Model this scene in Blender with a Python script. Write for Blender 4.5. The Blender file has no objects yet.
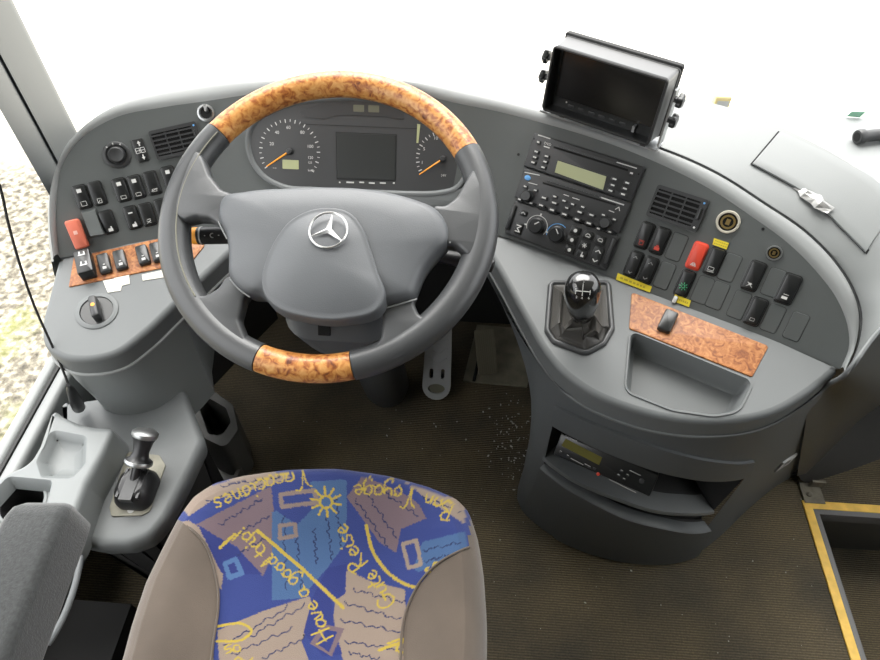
import bpy, bmesh, math, random
import numpy as np
from mathutils import Vector, Matrix
R = math.radians
scn = bpy.context.scene
COL = scn.collection
random.seed(4)

# ------------------------------------------------------------------ camera
CAM = Vector((0.0, 0.0, 1.38)); PITCH = R(50); YAW = R(4); F = 650.0
FW = Vector((-math.sin(YAW)*math.cos(PITCH), math.cos(YAW)*math.cos(PITCH), -math.sin(PITCH)))
RT = Vector((math.cos(YAW), math.sin(YAW), 0)); UP = RT.cross(FW)
cd = bpy.data.cameras.new('camera'); cam = bpy.data.objects.new('camera', cd); COL.objects.link(cam)
cd.sensor_width = 36.0; cd.lens = F/880*36.0; cd.clip_start = 0.02
cam.location = CAM; cam.rotation_euler = (R(90)-PITCH, 0, YAW)
scn.camera = cam

def ray(px, py): return FW + RT*((px-440)/F) + UP*((330-py)/F)
def proj(p):
    d = Vector(p)-CAM; w = d.dot(FW)
    return 440+F*d.dot(RT)/w, 330-F*d.dot(UP)/w
class Plane:
    """a plane with horizontal axis e1 (yawed psi to the right) and e2 up its slope (tilt tau)."""
    def __init__(s, psi, tau, p0):
        a, t = R(psi), R(tau)
        s.e1 = Vector((math.cos(a), -math.sin(a), 0))
        s.e2 = Vector((math.sin(a)*math.cos(t), math.cos(a)*math.cos(t), math.sin(t)))
        s.n = s.e1.cross(s.e2); s.p0 = Vector(p0)
    def hit(s, px, py, off=0.0, dz=0.0):
        d = ray(px, py); q = s.p0 + s.n*off + Vector((0, 0, dz))
        return CAM + d*((q-CAM).dot(s.n)/d.dot(s.n))
    def uv(s, p): q = Vector(p)-s.p0; return q.dot(s.e1), q.dot(s.e2)
    def px(s, px, py): return s.uv(s.hit(px, py))
    def at(s, x, y, z=0.0): return s.p0 + s.e1*x + s.e2*y + s.n*z
    def mat(s, p=None, rot=0.0):
        p = s.p0 if p is None else p
        c, n = math.cos(rot), math.sin(rot)
        a = s.e1*c + s.e2*n; b = s.e2*c - s.e1*n
        return Matrix(((a.x, b.x, s.n.x, p.x), (a.y, b.y, s.n.y, p.y), (a.z, b.z, s.n.z, p.z), (0, 0, 0, 1)))
def at_z(px, py, z): d = ray(px, py); return CAM + d*((z-CAM.z)/d.z)
def at_y(px, py, y): d = ray(px, py); return CAM + d*(y/d.y)
def at_x(px, py, x): d = ray(px, py); return CAM + d*(x/d.x)
def at_t(px, py, t): return CAM + ray(px, py)*t

# ------------------------------------------------------------------ scene graph
LOC = {}
def thing(name, label, cat, loc=(0, 0, 0), group=None):
    o = bpy.data.objects.new(name, None); COL.objects.link(o); o.empty_display_size = 0.05
    o.location = loc; o['label'] = label; o['category'] = cat
    if group: o['group'] = group
    LOC[o.name] = Matrix.Translation(Vector(loc)); return o
def tag(o, label, cat, group=None):
    o['label'] = label; o['category'] = cat
    if group: o['group'] = group
    return o
def world(o): return LOC.get(o.name, Matrix.Identity(4))
def link(name, me, mat, parent=None, M=None, smooth=40, label=None):
    o = bpy.data.objects.new(name, me); COL.objects.link(o)
    M = M or Matrix.Identity(4)
    LOC[o.name] = M
    if parent is not None:
        o.parent = parent; o.matrix_basis = world(parent).inverted() @ M
    else: o.matrix_basis = M
    for m in (mat if isinstance(mat, (list, tuple)) else [mat]):
        if m is not None: me.materials.append(m)
    if smooth is not None and len(me.polygons):
        me.shade_smooth(); me.set_sharp_from_angle(angle=R(smooth))
    if label: o['label'] = label
    return o
def struct(o): o['kind'] = 'structure'; return o

class MB:
    """collects geometry; build() links it as one mesh object."""
    def __init__(s, M=None): s.v = []; s.f = []; s.mi = []; s.M = M
    def add(s, vs, fs, mi=0):
        b = len(s.v); s.v += [tuple(v) for v in vs]
        s.f += [tuple(i+b for i in f) for f in fs]; s.mi += [mi]*len(fs); return s
    def box(s, c, d, mi=0, rz=0.0):
        x, y, z = c; a, b, h = d[0]/2, d[1]/2, d[2]/2; cs, sn = math.cos(rz), math.sin(rz)
        vs = [(x+i*a*cs-j*b*sn, y+i*a*sn+j*b*cs, z+k*h) for k in (-1, 1) for i, j in ((-1, -1), (1, -1), (1, 1), (-1, 1))]
        return s.add(vs, [(3, 2, 1, 0), (4, 5, 6, 7), (0, 1, 5, 4), (1, 2, 6, 5), (2, 3, 7, 6), (3, 0, 4, 7)], mi)
    def rings(s, rows, closed=True, cap0=False, cap1=False, mi=0):
        n = len(rows[0]); b = len(s.v); fs = []
        for r in rows: s.v += [tuple(p) for p in r]
        for j in range(len(rows)-1):
            for i in range(n if closed else n-1):
                k = (i+1) % n
                fs.append((b+j*n+i, b+j*n+k, b+(j+1)*n+k, b+(j+1)*n+i))
        if cap0: fs.append(tuple(b+i for i in reversed(range(n))))
        if cap1: fs.append(tuple(b+(len(rows)-1)*n+i for i in range(n)))
        s.f += fs; s.mi += [mi]*len(fs); return s
    def rrect(s, c, d, r, z0, z1, bev=0.001, mi=0, rot=0.0, seg=4, slope=0.0, back=True):
        """rounded-rectangle plate, centre c, size d, from z0 to z1 with a bevelled top; slope tips the top in y."""
        def ring(ins, z, sl):
            o = rr2(d[0]-2*ins, d[1]-2*ins, max(r-ins, 1e-4), seg); out = []
            for x, y in o:
                X = x*math.cos(rot)-y*math.sin(rot)+c[0]; Y = x*math.sin(rot)+y*math.cos(rot)+c[1]
                out.append((X, Y, z + (sl*y/d[1] if sl else 0)))
            return out
        rows = [ring(0, z0, 0), ring(0, z1-bev, slope), ring(bev*0.35, z1-bev*0.35, slope), ring(bev, z1, slope)]
        return s.rings(rows, True, back, True, mi)
    def lathe(s, prof, c=(0, 0), seg=24, cap0=False, cap1=True, mi=0, sx=1, sy=1):
        rows = [[(c[0]+r*sx*math.cos(2*math.pi*i/seg), c[1]+r*sy*math.sin(2*math.pi*i/seg), z) for i in range(seg)] for r, z in prof]
        return s.rings(rows, True, cap0, cap1, mi)
    def prism(s, pts, z0, z1, bev=.001, mi=0, back=True):
        rows = [[(x, y, z0) for x, y in pts], [(x, y, z1-bev) for x, y in pts], [(x, y, z1-bev*.3) for x, y in inset(pts, bev*.3)], [(x, y, z1) for x, y in inset(pts, bev)]]
        s.rings(rows, True, False, False, mi)
        v, f = fill2d([inset(pts, bev)]); s.add([(x, y, z1) for x, y in v], f, mi)
        if back: v, f = fill2d([pts]); s.add([(x, y, z0) for x, y in v], f, mi)
        return s
    def tube(s, pts, rad, seg=10, mi=0, cap=True):
        pts = [Vector(p) for p in pts]; n = len(pts); rows = []
        rads = rad if isinstance(rad, (list, tuple)) else [rad]*n
        prev = None
        for i, p in enumerate(pts):
            t = (pts[min(i+1, n-1)]-pts[max(i-1, 0)]).normalized()
            if prev is None:
                a = Vector((0, 0, 1)) if abs(t.z) < .9 else Vector((1, 0, 0))
                x = t.cross(a).normalized()
            else: x = (prev - t*prev.dot(t)).normalized()
            prev = x; y = t.cross(x)
            rows.append([p + (x*math.cos(2*math.pi*k/seg)+y*math.sin(2*math.pi*k/seg))*rads[i] for k in range(seg)])
        return s.rings(rows, True, cap, cap, mi)
    def poly(s, pts, z=0.0, mi=0):
        return s.add([(p[0], p[1], z) for p in pts], [tuple(range(len(pts)))], mi)
    def stroke(s, pts, w, z0, h, mi=0):
        """flat raised line along 2-D points."""
        for (a, b) in zip(pts[:-1], pts[1:]):
            dx, dy = b[0]-a[0], b[1]-a[1]; L = math.hypot(dx, dy)
            if L < 1e-7: continue
            s.box(((a[0]+b[0])/2, (a[1]+b[1])/2, z0+h/2), (L+w*.6, w, h), mi, math.atan2(dy, dx))
        return s
    def mesh(s, name):
        me = bpy.data.meshes.new(name); me.from_pydata(s.v, [], s.f)
        me.polygons.foreach_set('material_index', s.mi)
        bm = bmesh.new(); bm.from_mesh(me); bmesh.ops.remove_doubles(bm, verts=bm.verts, dist=1e-6)
        bmesh.ops.recalc_face_normals(bm, faces=bm.faces) if s.M != 'keep' else None
        bm.to_mesh(me); bm.free(); me.update(); return me
    def build(s, name, mat, parent=None, M=None, smooth=40, label=None):
        return link(name, s.mesh(name), mat, parent, M, smooth, label)

def rr2(w, h, r, seg=4):
    r = min(r, w/2-1e-5, h/2-1e-5); out = []
    for cx, cy, a0 in ((w/2-r, h/2-r, 0), (-w/2+r, h/2-r, 90), (-w/2+r, -h/2+r, 180), (w/2-r, -h/2+r, 270)):
        for k in range(seg+1):
            a = R(a0+90*k/seg); out.append((cx+r*math.cos(a), cy+r*math.sin(a)))
    return out
def roundpoly(pts, r, seg=6):
    n = len(pts); out = []
    for i in range(n):
        p = Vector(pts[i][:2]); a = (Vector(pts[i-1][:2])-p); b = (Vector(pts[(i+1) % n][:2])-p)
        rad = r[i] if isinstance(r, (list, tuple)) else r
        la, lb = a.length, b.length; a.normalize(); b.normalize()
        th = math.acos(max(-1, min(1, a.dot(b)))); d = min(rad/math.tan(th/2), la*.48, lb*.48); rad = d*math.tan(th/2)
        c = p + (a+b).normalized()*(rad/math.sin(th/2)); s, e = p+a*d-c, p+b*d-c
        a0 = math.atan2(s.y, s.x); da = math.atan2(e.y, e.x)-a0
        while da > math.pi: da -= 2*math.pi
        while da < -math.pi: da += 2*math.pi
        for k in range(seg+1): out.append((c.x+rad*math.cos(a0+da*k/seg), c.y+rad*math.sin(a0+da*k/seg)))
    return out
def inset(pts, d):
    n = len(pts); o = []; A = sum(pts[i][0]*pts[(i+1) % n][1]-pts[(i+1) % n][0]*pts[i][1] for i in range(n)); sg = 1 if A > 0 else -1
    for i in range(n):
        a, b = pts[i-1], pts[(i+1) % n]; t = (b[0]-a[0], b[1]-a[1]); L = math.hypot(*t)+1e-9
        o.append((pts[i][0]-sg*t[1]/L*d, pts[i][1]+sg*t[0]/L*d))
    return o
def crom(pts, n, closed=False, even=True):
    """n points along a Catmull-Rom curve through pts (tuples of any size)."""
    P = [np.array(p, float) for p in pts]; m = len(P); dense = []
    segs = m if closed else m-1
    for i in range(segs):
        if closed: a, b, c, d = P[(i-1) % m], P[i], P[(i+1) % m], P[(i+2) % m]
        else:
            b, c = P[i], P[i+1]; a = P[i-1] if i else 2*b-c; d = P[i+2] if i+2 < m else 2*c-b
        # centripetal-ish tangents to avoid overshoot
        lb = np.linalg.norm(c-b)+1e-9; la = np.linalg.norm(b-a)+1e-9; lc = np.linalg.norm(d-c)+1e-9
        m1 = ((c-b)/lb*la + (b-a)/la*lb)/(la+lb)*lb; m2 = ((d-c)/lc*lb + (c-b)/lb*lc)/(lb+lc)*lb
        for k in range(16):
            t = k/16
            dense.append((2*t**3-3*t**2+1)*b+(t**3-2*t**2+t)*m1+(-2*t**3+3*t**2)*c+(t**3-t**2)*m2)
    dense.append(P[0] if closed else P[-1]); D = np.array(dense)
    s = np.r_[0, np.cumsum(np.linalg.norm(np.diff(D, axis=0), axis=1))]
    q = np.linspace(0, s[-1], n+1)[:-1] if closed else np.linspace(0, s[-1], n)
    return [tuple(np.interp(x, s, D[:, k]) for k in range(D.shape[1])) for x in q]
def frames(p, x, n):
    """matrix at p with local x near x and local z = n."""
    n = Vector(n).normalized(); x = Vector(x); x = (x-n*x.dot(n)).normalized(); y = n.cross(x)
    return Matrix(((x.x, y.x, n.x, p[0]), (x.y, y.y, n.y, p[1]), (x.z, y.z, n.z, p[2]), (0, 0, 0, 1)))
def fill2d(outlines):
    """triangulate a polygon with holes (2-D point lists) -> verts, faces"""
    cu = bpy.data.curves.new('tmp', 'CURVE'); cu.dimensions = '2D'; cu.fill_mode = 'BOTH'
    for o in outlines:
        sp = cu.splines.new('POLY'); sp.points.add(len(o)-1)
        for p, q in zip(sp.points, o): p.co = (q[0], q[1], 0, 1)
        sp.use_cyclic_u = True
    ob = bpy.data.objects.new('tmp', cu); COL.objects.link(ob)
    dg = bpy.context.evaluated_depsgraph_get(); me = bpy.data.meshes.new_from_object(ob.evaluated_get(dg))
    vs = [tuple(v.co[:2]) for v in me.vertices]; fs = [tuple(p.vertices) for p in me.polygons]
    bpy.data.objects.remove(ob); bpy.data.meshes.remove(me); bpy.data.curves.remove(cu)
    return vs, fs
_tc = {}
def textmesh(s, size, ext=0.0):
    cu = bpy.data.curves.new('tmp', 'FONT'); cu.body = s; cu.size = size; cu.align_x = 'CENTER'; cu.align_y = 'CENTER'; cu.extrude = ext
    cu.resolution_u = 3
    ob = bpy.data.objects.new('tmp', cu); COL.objects.link(ob)
    dg = bpy.context.evaluated_depsgraph_get(); me = bpy.data.meshes.new_from_object(ob.evaluated_get(dg))
    vs = [tuple(v.co) for v in me.vertices]; fs = [tuple(p.vertices) for p in me.polygons]
    bpy.data.objects.remove(ob); bpy.data.meshes.remove(me); bpy.data.curves.remove(cu)
    return vs, fs
def addtext(mb, s, size, x, y, z, rot=0.0, sx=1.0, mi=0, mirror=1):
    vs, fs = textmesh(s, size); c, n = math.cos(rot), math.sin(rot)
    return mb.add([(x+(a*sx*c-b*n), y+(a*sx*n+b*c), z+d) for a, b, d in vs], fs, mi)

# ------------------------------------------------------------------ materials
def mat(name, col, rough=0.5, metal=0.0, bump=0.0, bscale=900, spec=0.5, var=0.0, vscale=12, coat=0.0, sheen=0.0):
    m = bpy.data.materials.new(name); m.use_nodes = True; nt = m.node_tree; b = nt.nodes['Principled BSDF']
    b.inputs['Base Color'].default_value = (*col, 1); b.inputs['Roughness'].default_value = rough
    b.inputs['Metallic'].default_value = metal; b.inputs['Specular IOR Level'].default_value = spec
    b.inputs['Coat Weight'].default_value = coat; b.inputs['Coat Roughness'].default_value = .08
    if sheen: b.inputs['Sheen Weight'].default_value = sheen
    tc = nt.nodes.new('ShaderNodeTexCoord')
    if bump:
        n = nt.nodes.new('ShaderNodeTexNoise'); n.inputs['Scale'].default_value = bscale; n.inputs['Detail'].default_value = 3
        nt.links.new(tc.outputs['Object'], n.inputs['Vector'])
        bp = nt.nodes.new('ShaderNodeBump'); bp.inputs['Strength'].default_value = bump; bp.inputs['Distance'].default_value = .0006
        nt.links.new(n.outputs['Fac'], bp.inputs['Height']); nt.links.new(bp.outputs['Normal'], b.inputs['Normal'])
    if var:
        n = nt.nodes.new('ShaderNodeTexNoise'); n.inputs['Scale'].default_value = vscale; n.inputs['Detail'].default_value = 6
        nt.links.new(tc.outputs['Object'], n.inputs['Vector'])
        rp = nt.nodes.new('ShaderNodeValToRGB'); e = rp.color_ramp.elements
        e[0].position = .3; e[1].position = .72
        e[0].color = (*[c*(1-var) for c in col], 1); e[1].color = (*[min(1, c*(1+var)) for c in col], 1)
        nt.links.new(n.outputs['Fac'], rp.inputs['Fac']); nt.links.new(rp.outputs['Color'], b.inputs['Base Color'])
    return m
def ramp_mat(name, tex, scale, stops, rough=.5, coat=0.0, bump=0.0, detail=6, dist=0.0, coord='Object', vec=(1, 1, 1), spec=.5, sheen=0.0):
    """material whose colour is a ramp over a noise / voronoi / wave texture."""
    m = bpy.data.materials.new(name); m.use_nodes = True; nt = m.node_tree; b = nt.nodes['Principled BSDF']
    b.inputs['Roughness'].default_value = rough; b.inputs['Coat Weight'].default_value = coat; b.inputs['Coat Roughness'].default_value = .06
    b.inputs['Specular IOR Level'].default_value = spec
    if sheen: b.inputs['Sheen Weight'].default_value = sheen
    tc = nt.nodes.new('ShaderNodeTexCoord'); mp = nt.nodes.new('ShaderNodeMapping'); mp.inputs['Scale'].default_value = vec
    nt.links.new(tc.outputs[coord], mp.inputs['Vector'])
    t = nt.nodes.new({'noise': 'ShaderNodeTexNoise', 'voronoi': 'ShaderNodeTexVoronoi', 'wave': 'ShaderNodeTexWave'}[tex])
    t.inputs['Scale'].default_value = scale
    if 'Detail' in t.inputs: t.inputs['Detail'].default_value = detail
    if 'Distortion' in t.inputs: t.inputs['Distortion'].default_value = dist
    nt.links.new(mp.outputs['Vector'], t.inputs['Vector'])
    out = t.outputs['Color'] if tex == 'voronoi' else t.outputs['Fac']
    rp = nt.nodes.new('ShaderNodeValToRGB'); cr = rp.color_ramp
    while len(cr.elements) < len(stops): cr.elements.new(.5)
    for e, (p, c) in zip(cr.elements, stops): e.position = p; e.color = (*c, 1)
    nt.links.new(out, rp.inputs['Fac']); nt.links.new(rp.outputs['Color'], b.inputs['Base Color'])
    if bump:
        bp = nt.nodes.new('ShaderNodeBump'); bp.inputs['Strength'].default_value = bump; bp.inputs['Distance'].default_value = .002
        nt.links.new(out, bp.inputs['Height']); nt.links.new(bp.outputs['Normal'], b.inputs['Normal'])
    return m
def srgb(r, g, b):
    f = lambda c: ((c/255+.055)/1.055)**2.4 if c > 10 else c/255/12.92
    return (f(r), f(g), f(b))
def glass_mat(name, tint=(1, 1, 1), refl=.06):
    m = bpy.data.materials.new(name); m.use_nodes = True; nt = m.node_tree; nt.nodes.clear()
    o = nt.nodes.new('ShaderNodeOutputMaterial'); mx = nt.nodes.new('ShaderNodeMixShader')
    tr = nt.nodes.new('ShaderNodeBsdfTransparent'); gl = nt.nodes.new('ShaderNodeBsdfGlossy'); lw = nt.nodes.new('ShaderNodeLayerWeight'); fr = nt.nodes.new('ShaderNodeMath'); fr.operation = 'MULTIPLY'; fr.inputs[1].default_value = refl*4
    tr.inputs['Color'].default_value = (*tint, 1); gl.inputs['Roughness'].default_value = .02; lw.inputs['Blend'].default_value = .25; nt.links.new(lw.outputs['Facing'], fr.inputs[0])
    nt.links.new(fr.outputs[0], mx.inputs['Fac']); nt.links.new(tr.outputs[0], mx.inputs[1]); nt.links.new(gl.outputs[0], mx.inputs[2])
    nt.links.new(mx.outputs[0], o.inputs['Surface']); return m

GREY = (.135, .145, .145)
M = {}
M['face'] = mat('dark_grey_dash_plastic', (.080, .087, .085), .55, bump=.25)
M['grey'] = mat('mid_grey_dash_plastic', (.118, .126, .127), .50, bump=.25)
M['light'] = mat('lit_light_grey_plastic', (.25, .26, .257), .45, bump=.2)  # dash plastic paled for windscreen light on the rim; also light grey trims
M['top'] = mat('lit_grey_top_plastic', (.20, .21, .208), .48, bump=.2)  # same dash plastic, windscreen light on the top faces put into its colour
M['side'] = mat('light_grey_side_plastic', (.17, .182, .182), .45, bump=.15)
M['black'] = mat('black_plastic', (.012, .012, .013), .38, bump=.1)
M['blackm'] = mat('matt_black_plastic', (.018, .018, .018), .7)
M['switch'] = mat('black_switch_plastic', (.013, .014, .014), .30)
M['gap'] = mat('dark_gap', (.006, .006, .006), .9)
M['plate'] = mat('dark_panel_plate', (.030, .031, .032), .45)
M['white'] = mat('white_print', (.58, .58, .56), .6)
M['dim'] = mat('grey_print', (.42, .42, .41), .6)
M['red'] = mat('red_plastic', (.62, .060, .030), .4)
M['orange'] = mat('faded_orange_plastic', (.60, .15, .09), .5)
M['amber'] = mat('orange_needle', (.85, .33, .02), .45)
M['yellow'] = mat('yellow_label_tape', (.72, .58, .03), .55)
M['green'] = mat('green_print', (.08, .55, .25), .5)
M['redp'] = mat('red_print', (.5, .05, .03), .5)
M['chrome'] = mat('chrome', (.82, .82, .81), .28, 1.0)
M['steel'] = mat('worn_steel', (.42, .43, .43), .38, 1.0, var=.15, vscale=60)
M['alu'] = mat('cast_aluminium', (.36, .37, .37), .5, .75, bump=.2, bscale=400)
M['brass'] = mat('brass', (.55, .40, .16), .3, 1.0)
M['leather'] = mat('dark_grey_leather', (.052, .054, .056), .36, bump=.3, bscale=700)
M['pad'] = mat('grey_wheel_pad_plastic', (.086, .091, .097), .45, bump=.35, bscale=800)
M['lcd'] = mat('lcd_olive', srgb(168, 172, 130), .35)
M['lcd2'] = mat('lcd_dark_olive', srgb(96, 92, 30), .35)
M['screen'] = mat('dark_screen', (.008, .007, .006), .18)
M['screen2'] = mat('grey_display_glass', (.035, .037, .036), .25)
M['cluster'] = mat('instrument_black', (.042, .043, .044), .5)
M['blue'] = mat('blue_badge', (.12, .35, .7), .4)
M['tape'] = mat('old_white_tape', (.62, .60, .53), .7, var=.12, vscale=80)
M['foil'] = mat('crumpled_foil', (.34, .34, .33), .45, .7)
M['rubber'] = mat('black_rubber', (.016, .016, .016), .65)
M['fabric_arm'] = mat('grey_armrest_fabric', (.030, .032, .032), .9, bump=.9, bscale=500, var=.3, vscale=240, sheen=.3)
M['bolster'] = mat('taupe_velour', srgb(84, 74, 65), .95, bump=.6, bscale=900, var=.12, vscale=14, sheen=.25)
M['wood'] = ramp_mat('burl_wood', 'noise', 110, [(.26, srgb(84, 38, 14)), (.40, srgb(150, 84, 34)), (.52, srgb(188, 128, 64)), (.70, srgb(206, 156, 92))], rough=.42, coat=.12, detail=10, dist=.8)
M['wood2'] = ramp_mat('burl_wood_strip', 'noise', 95, [(.28, srgb(96, 50, 22)), (.42, srgb(136, 80, 40)), (.56, srgb(164, 106, 58)), (.74, srgb(184, 130, 78))], rough=.5, coat=.05, detail=9, dist=1.4)
# ------------------------------------------------------------------ dash face: three wings blended into one bowl
TAU = 54
def through(pl, d): pl.p0 = CAM - pl.n*d; return pl
FR = through(Plane(26, TAU, CAM), 1.06); FC = Plane(0, TAU, CAM); FL = Plane(-27, TAU, CAM)
FC.p0 = FR.hit(490, 150); FL.p0 = FC.hit(205, 125)
FR.p0 = FR.hit(577, 200); FC.p0 = FC.hit(366, 157); FL.p0 = FL.hit(120, 200)
def sfun(p, off=0.0):
    v = [(p-f.p0).dot(f.n)-off for f in (FL, FC, FR)]; k = 90.0; m = min(v)
    return m - math.log(sum(math.exp(-k*(x-m)) for x in v))/k
def S(px, py, off=0.0):
    d = ray(px, py); a, b = .4, 1.9
    for _ in range(40):
        t = (a+b)/2
        if sfun(CAM+d*t, off) > 0: a = t
        else: b = t
    return CAM+d*a
def Snorm(p, e=.004):
    g = [sfun(p+Vector(v)*e)-sfun(p-Vector(v)*e) for v in ((1, 0, 0), (0, 1, 0), (0, 0, 1))]
    return Vector(g).normalized()

dash = thing('dashboard', 'wraparound grey driver dashboard with switches and burl wood strips under the windscreen', 'dashboard', (-.1, .95, 0))

# upper edge of the dark face, crease at its foot
U_px = [(59, 256), (56, 225), (57, 195), (63, 163), (83, 137), (112, 119), (165, 107), (207, 101), (260, 93), (330, 87), (408, 90), (443, 100), (500, 112), (535, 121), (590, 137), (651, 160), (715, 192), (751, 216), (789, 244), (816, 271), (838, 301), (848, 328), (849, 347), (841, 368)]
L_px = [(60, 258), (80, 254), (100, 249.5), (150, 240), (190, 232), (235, 228), (290, 230), (370, 234), (440, 234), (480, 228), (505, 235), (550, 250), (610, 274), (660, 296), (720, 319), (780, 343), (839, 369)]
NU = 160
Uc = crom(U_px, NU); Lc = crom(L_px, NU)
# pair points so rows run roughly up the slope: pair by position along x on the lower curve
mb = MB(); rows = []
for j in range(13):
    a = j/12*1.02; rows.append([S(u[0]*(1-a)+l[0]*a, u[1]*(1-a)+l[1]*a) for u, l in zip(Uc, Lc)])
mb.rings(rows, closed=False)
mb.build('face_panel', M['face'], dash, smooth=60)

# rim: light roll-over band around the face
R1_px = [(53, 259), (49.5, 225), (50.5, 190), (57, 166), (66, 146), (89, 122), (124, 101), (165, 89.5), (207, 83), (260, 79), (330, 77), (408, 80), (480, 94), (542, 109), (600, 126), (654, 147), (687, 160), (718, 175), (762, 203), (808, 235), (835, 263), (852, 290), (859, 314), (856, 345), (844, 373)]
R1c = crom(R1_px, NU)
U3 = [S(*p) for p in Uc]; UA = np.array(Uc); UN = [(Snorm(p)*.42+Vector((0, 0, .58))).normalized() for p in U3]
def rimhit(px, py):
    d2 = (UA[:, 0]-px)**2+(UA[:, 1]-py)**2; w = np.exp(-(np.sqrt(d2)-math.sqrt(d2.min()))/6.0); w /= w.sum()
    d = ray(px, py); t = 0.0
    for i in np.nonzero(w > .01)[0]:
        t += w[i]*((U3[i]+UN[i]*.006-CAM).dot(UN[i])/d.dot(UN[i]))
    return CAM + d*(t/w[w > .01].sum())
R3 = [rimhit(*p) for p in R1c]
rows = [[p - Snorm(p)*.006 for p in U3], U3]
for a, lift in ((.10, .006), (.3, .008), (.6, .006), (.9, .003), (1, .0)):
    rows.append([u.lerp(r, a) + Vector((0, 0, lift*.6)) for u, r in zip(U3, R3)])
ctr = Vector((-.08, .45, .55))
out = []
for r in R3:
    o = Vector((r.x-ctr.x, r.y-ctr.y, 0)).normalized(); out.append(o)
rows.append([r + o*.003 - Vector((0, 0, .008)) for r, o in zip(R3, out)])
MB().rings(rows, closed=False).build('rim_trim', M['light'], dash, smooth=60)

# top cover: right-hand top, from the rim groove to the crest, then down to the windscreen ledge
PT = Plane(27, 16, rimhit(762, 203))
G_px = [(542, 108.5), (600, 125), (655, 146), (688, 159), (719, 174), (763, 202), (809, 234), (836, 262), (853, 289), (861, 313), (858, 346), (846, 374)]
K_px = [(538, 104), (570, 98), (610, 97), (655, 99), (700, 101), (739, 111), (782, 128), (830, 152), (880, 184), (935, 222), (952, 268), (915, 300), (880, 329), (861, 354), (848, 374)]
NG = 80
Gc = crom(G_px, NG); Kc = crom(K_px, NG)
def toppt(px, py, a, g3):
    p = PT.hit(px, py); return p
g3 = [rimhit(*p) for p in Gc]
rows = [[g + o0 for g, o0 in zip(g3, [Vector((0, 0, -.006))]*NG)], g3]
for a in (.08, .2, .4, .6, .8, .95, 1):
    row = []
    for i, (g, k) in enumerate(zip(Gc, Kc)):
        p = PT.hit(g[0]*(1-a)+k[0]*a, g[1]*(1-a)+k[1]*a)
        w = min(1, a/.2); base = g3[i].lerp(p, 1)
        q = p + (g3[i]-PT.hit(*g))*(1-a)        # start exactly on the rim, settle on the top plane
        row.append(q)
    rows.append(row)
last = rows[-1]
cg = sum((p for p in last), Vector())/len(last)
def outv(p):
    o = Vector((p.x+.15, p.y-.45, 0)); return o.normalized()
rows.append([p + outv(p)*.012 - Vector((0, 0, .006)) for p in last])
rows.append([p + outv(p)*.02 - Vector((0, 0, .03)) for p in last])
rows.append([p + outv(p)*.03 - Vector((0, 0, .14)) for p in last])
K3 = last
nc = max(i for i in range(NG) if Kc[i][1] < 262)
MB().rings(rows[-4:] and [r[:nc+1] for r in rows[-4:]], closed=False).build('cover_curtain', M['grey'], dash, smooth=50)
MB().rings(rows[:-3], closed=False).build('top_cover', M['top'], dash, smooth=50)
# narrow back slope behind the rim on the left and centre
nb = [i for i, p in enumerate(R1c) if p[0] < 545 or i < 20]
nb = [i for i in range(NU) if R1c[i][0] < 546]
rr = [R3[i] for i in nb]; oo = [out[i] for i in nb]
rows = [[r + o*.002 - Vector((0, 0, .006)) for r, o in zip(rr, oo)], [r + o*.012 - Vector((0, 0, .012)) for r, o in zip(rr, oo)],
        [r + o*.03 - Vector((0, 0, .05)) for r, o in zip(rr, oo)], [r + o*.05 - Vector((0, 0, .2)) for r, o in zip(rr, oo)]]
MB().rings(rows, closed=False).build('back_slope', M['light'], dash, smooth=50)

# shelves below the crease -------------------------------------------------
PL = Plane(-27, 14, S(125, 245)); PR = Plane(26, 13, S(700, 312))
def onpl(pl, pts, n=None, closed=False):
    c = crom(pts, n, closed) if n else pts
    return [pl.px(*p) for p in c]
def plate(name, pl, outlines, z, mt, parent, depth=0.0, smooth=None):
    vs, fs = fill2d(outlines); m = MB(); m.add([(x, y, z) for x, y in vs], fs)
    return m.build(name, mt, parent, pl.mat(), smooth=smooth)

SL_edge = [(57, 261), (47, 299), (41, 325), (45, 347), (60, 358), (89, 361), (118, 354), (142, 337), (177, 304), (224, 259), (262, 224)]
SL_in = [(60, 258), (80, 254), (100, 249.5), (150, 240), (190, 232), (235, 227), (258, 224)]
SR_edge = [(470, 226), (480, 240), (497, 268), (526, 321), (541, 347), (560, 371), (586, 391), (630, 410), (673, 420.5), (724, 423), (768, 416), (811, 393), (838, 371)]
SR_in = [(474, 228), (505, 236), (550, 250), (610, 274), (660, 296), (720, 319), (780, 343), (837, 369)]
TR = roundpoly([PR.px(*p) for p in [(631, 332), (752, 382), (738, 411), (714, 415.5), (672, 409.5), (626, 391)]], [.008, .010, .03, .05, .06, .016], 10)
el = crom([PL.px(*p) for p in SL_edge], 90); er = crom([PR.px(*p) for p in SR_edge], 110)
il = [PL.px(*p) for p in SL_in]; ir = [PR.px(*p) for p in SR_in]
def openinset(pts, d, sg):
    o = []
    for i in range(len(pts)):
        a, b = pts[max(i-1, 0)], pts[min(i+1, len(pts)-1)]; t = (b[0]-a[0], b[1]-a[1]); L = math.hypot(*t)+1e-9
        o.append((pts[i][0]-sg*t[1]/L*d, pts[i][1]+sg*t[0]/L*d))
    return o
eli = openinset(el, .010, 1); eri = openinset(er, .010, 1)
plate('shelf', PL, [eli + list(reversed(il))], 0, M['grey'], dash)
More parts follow.
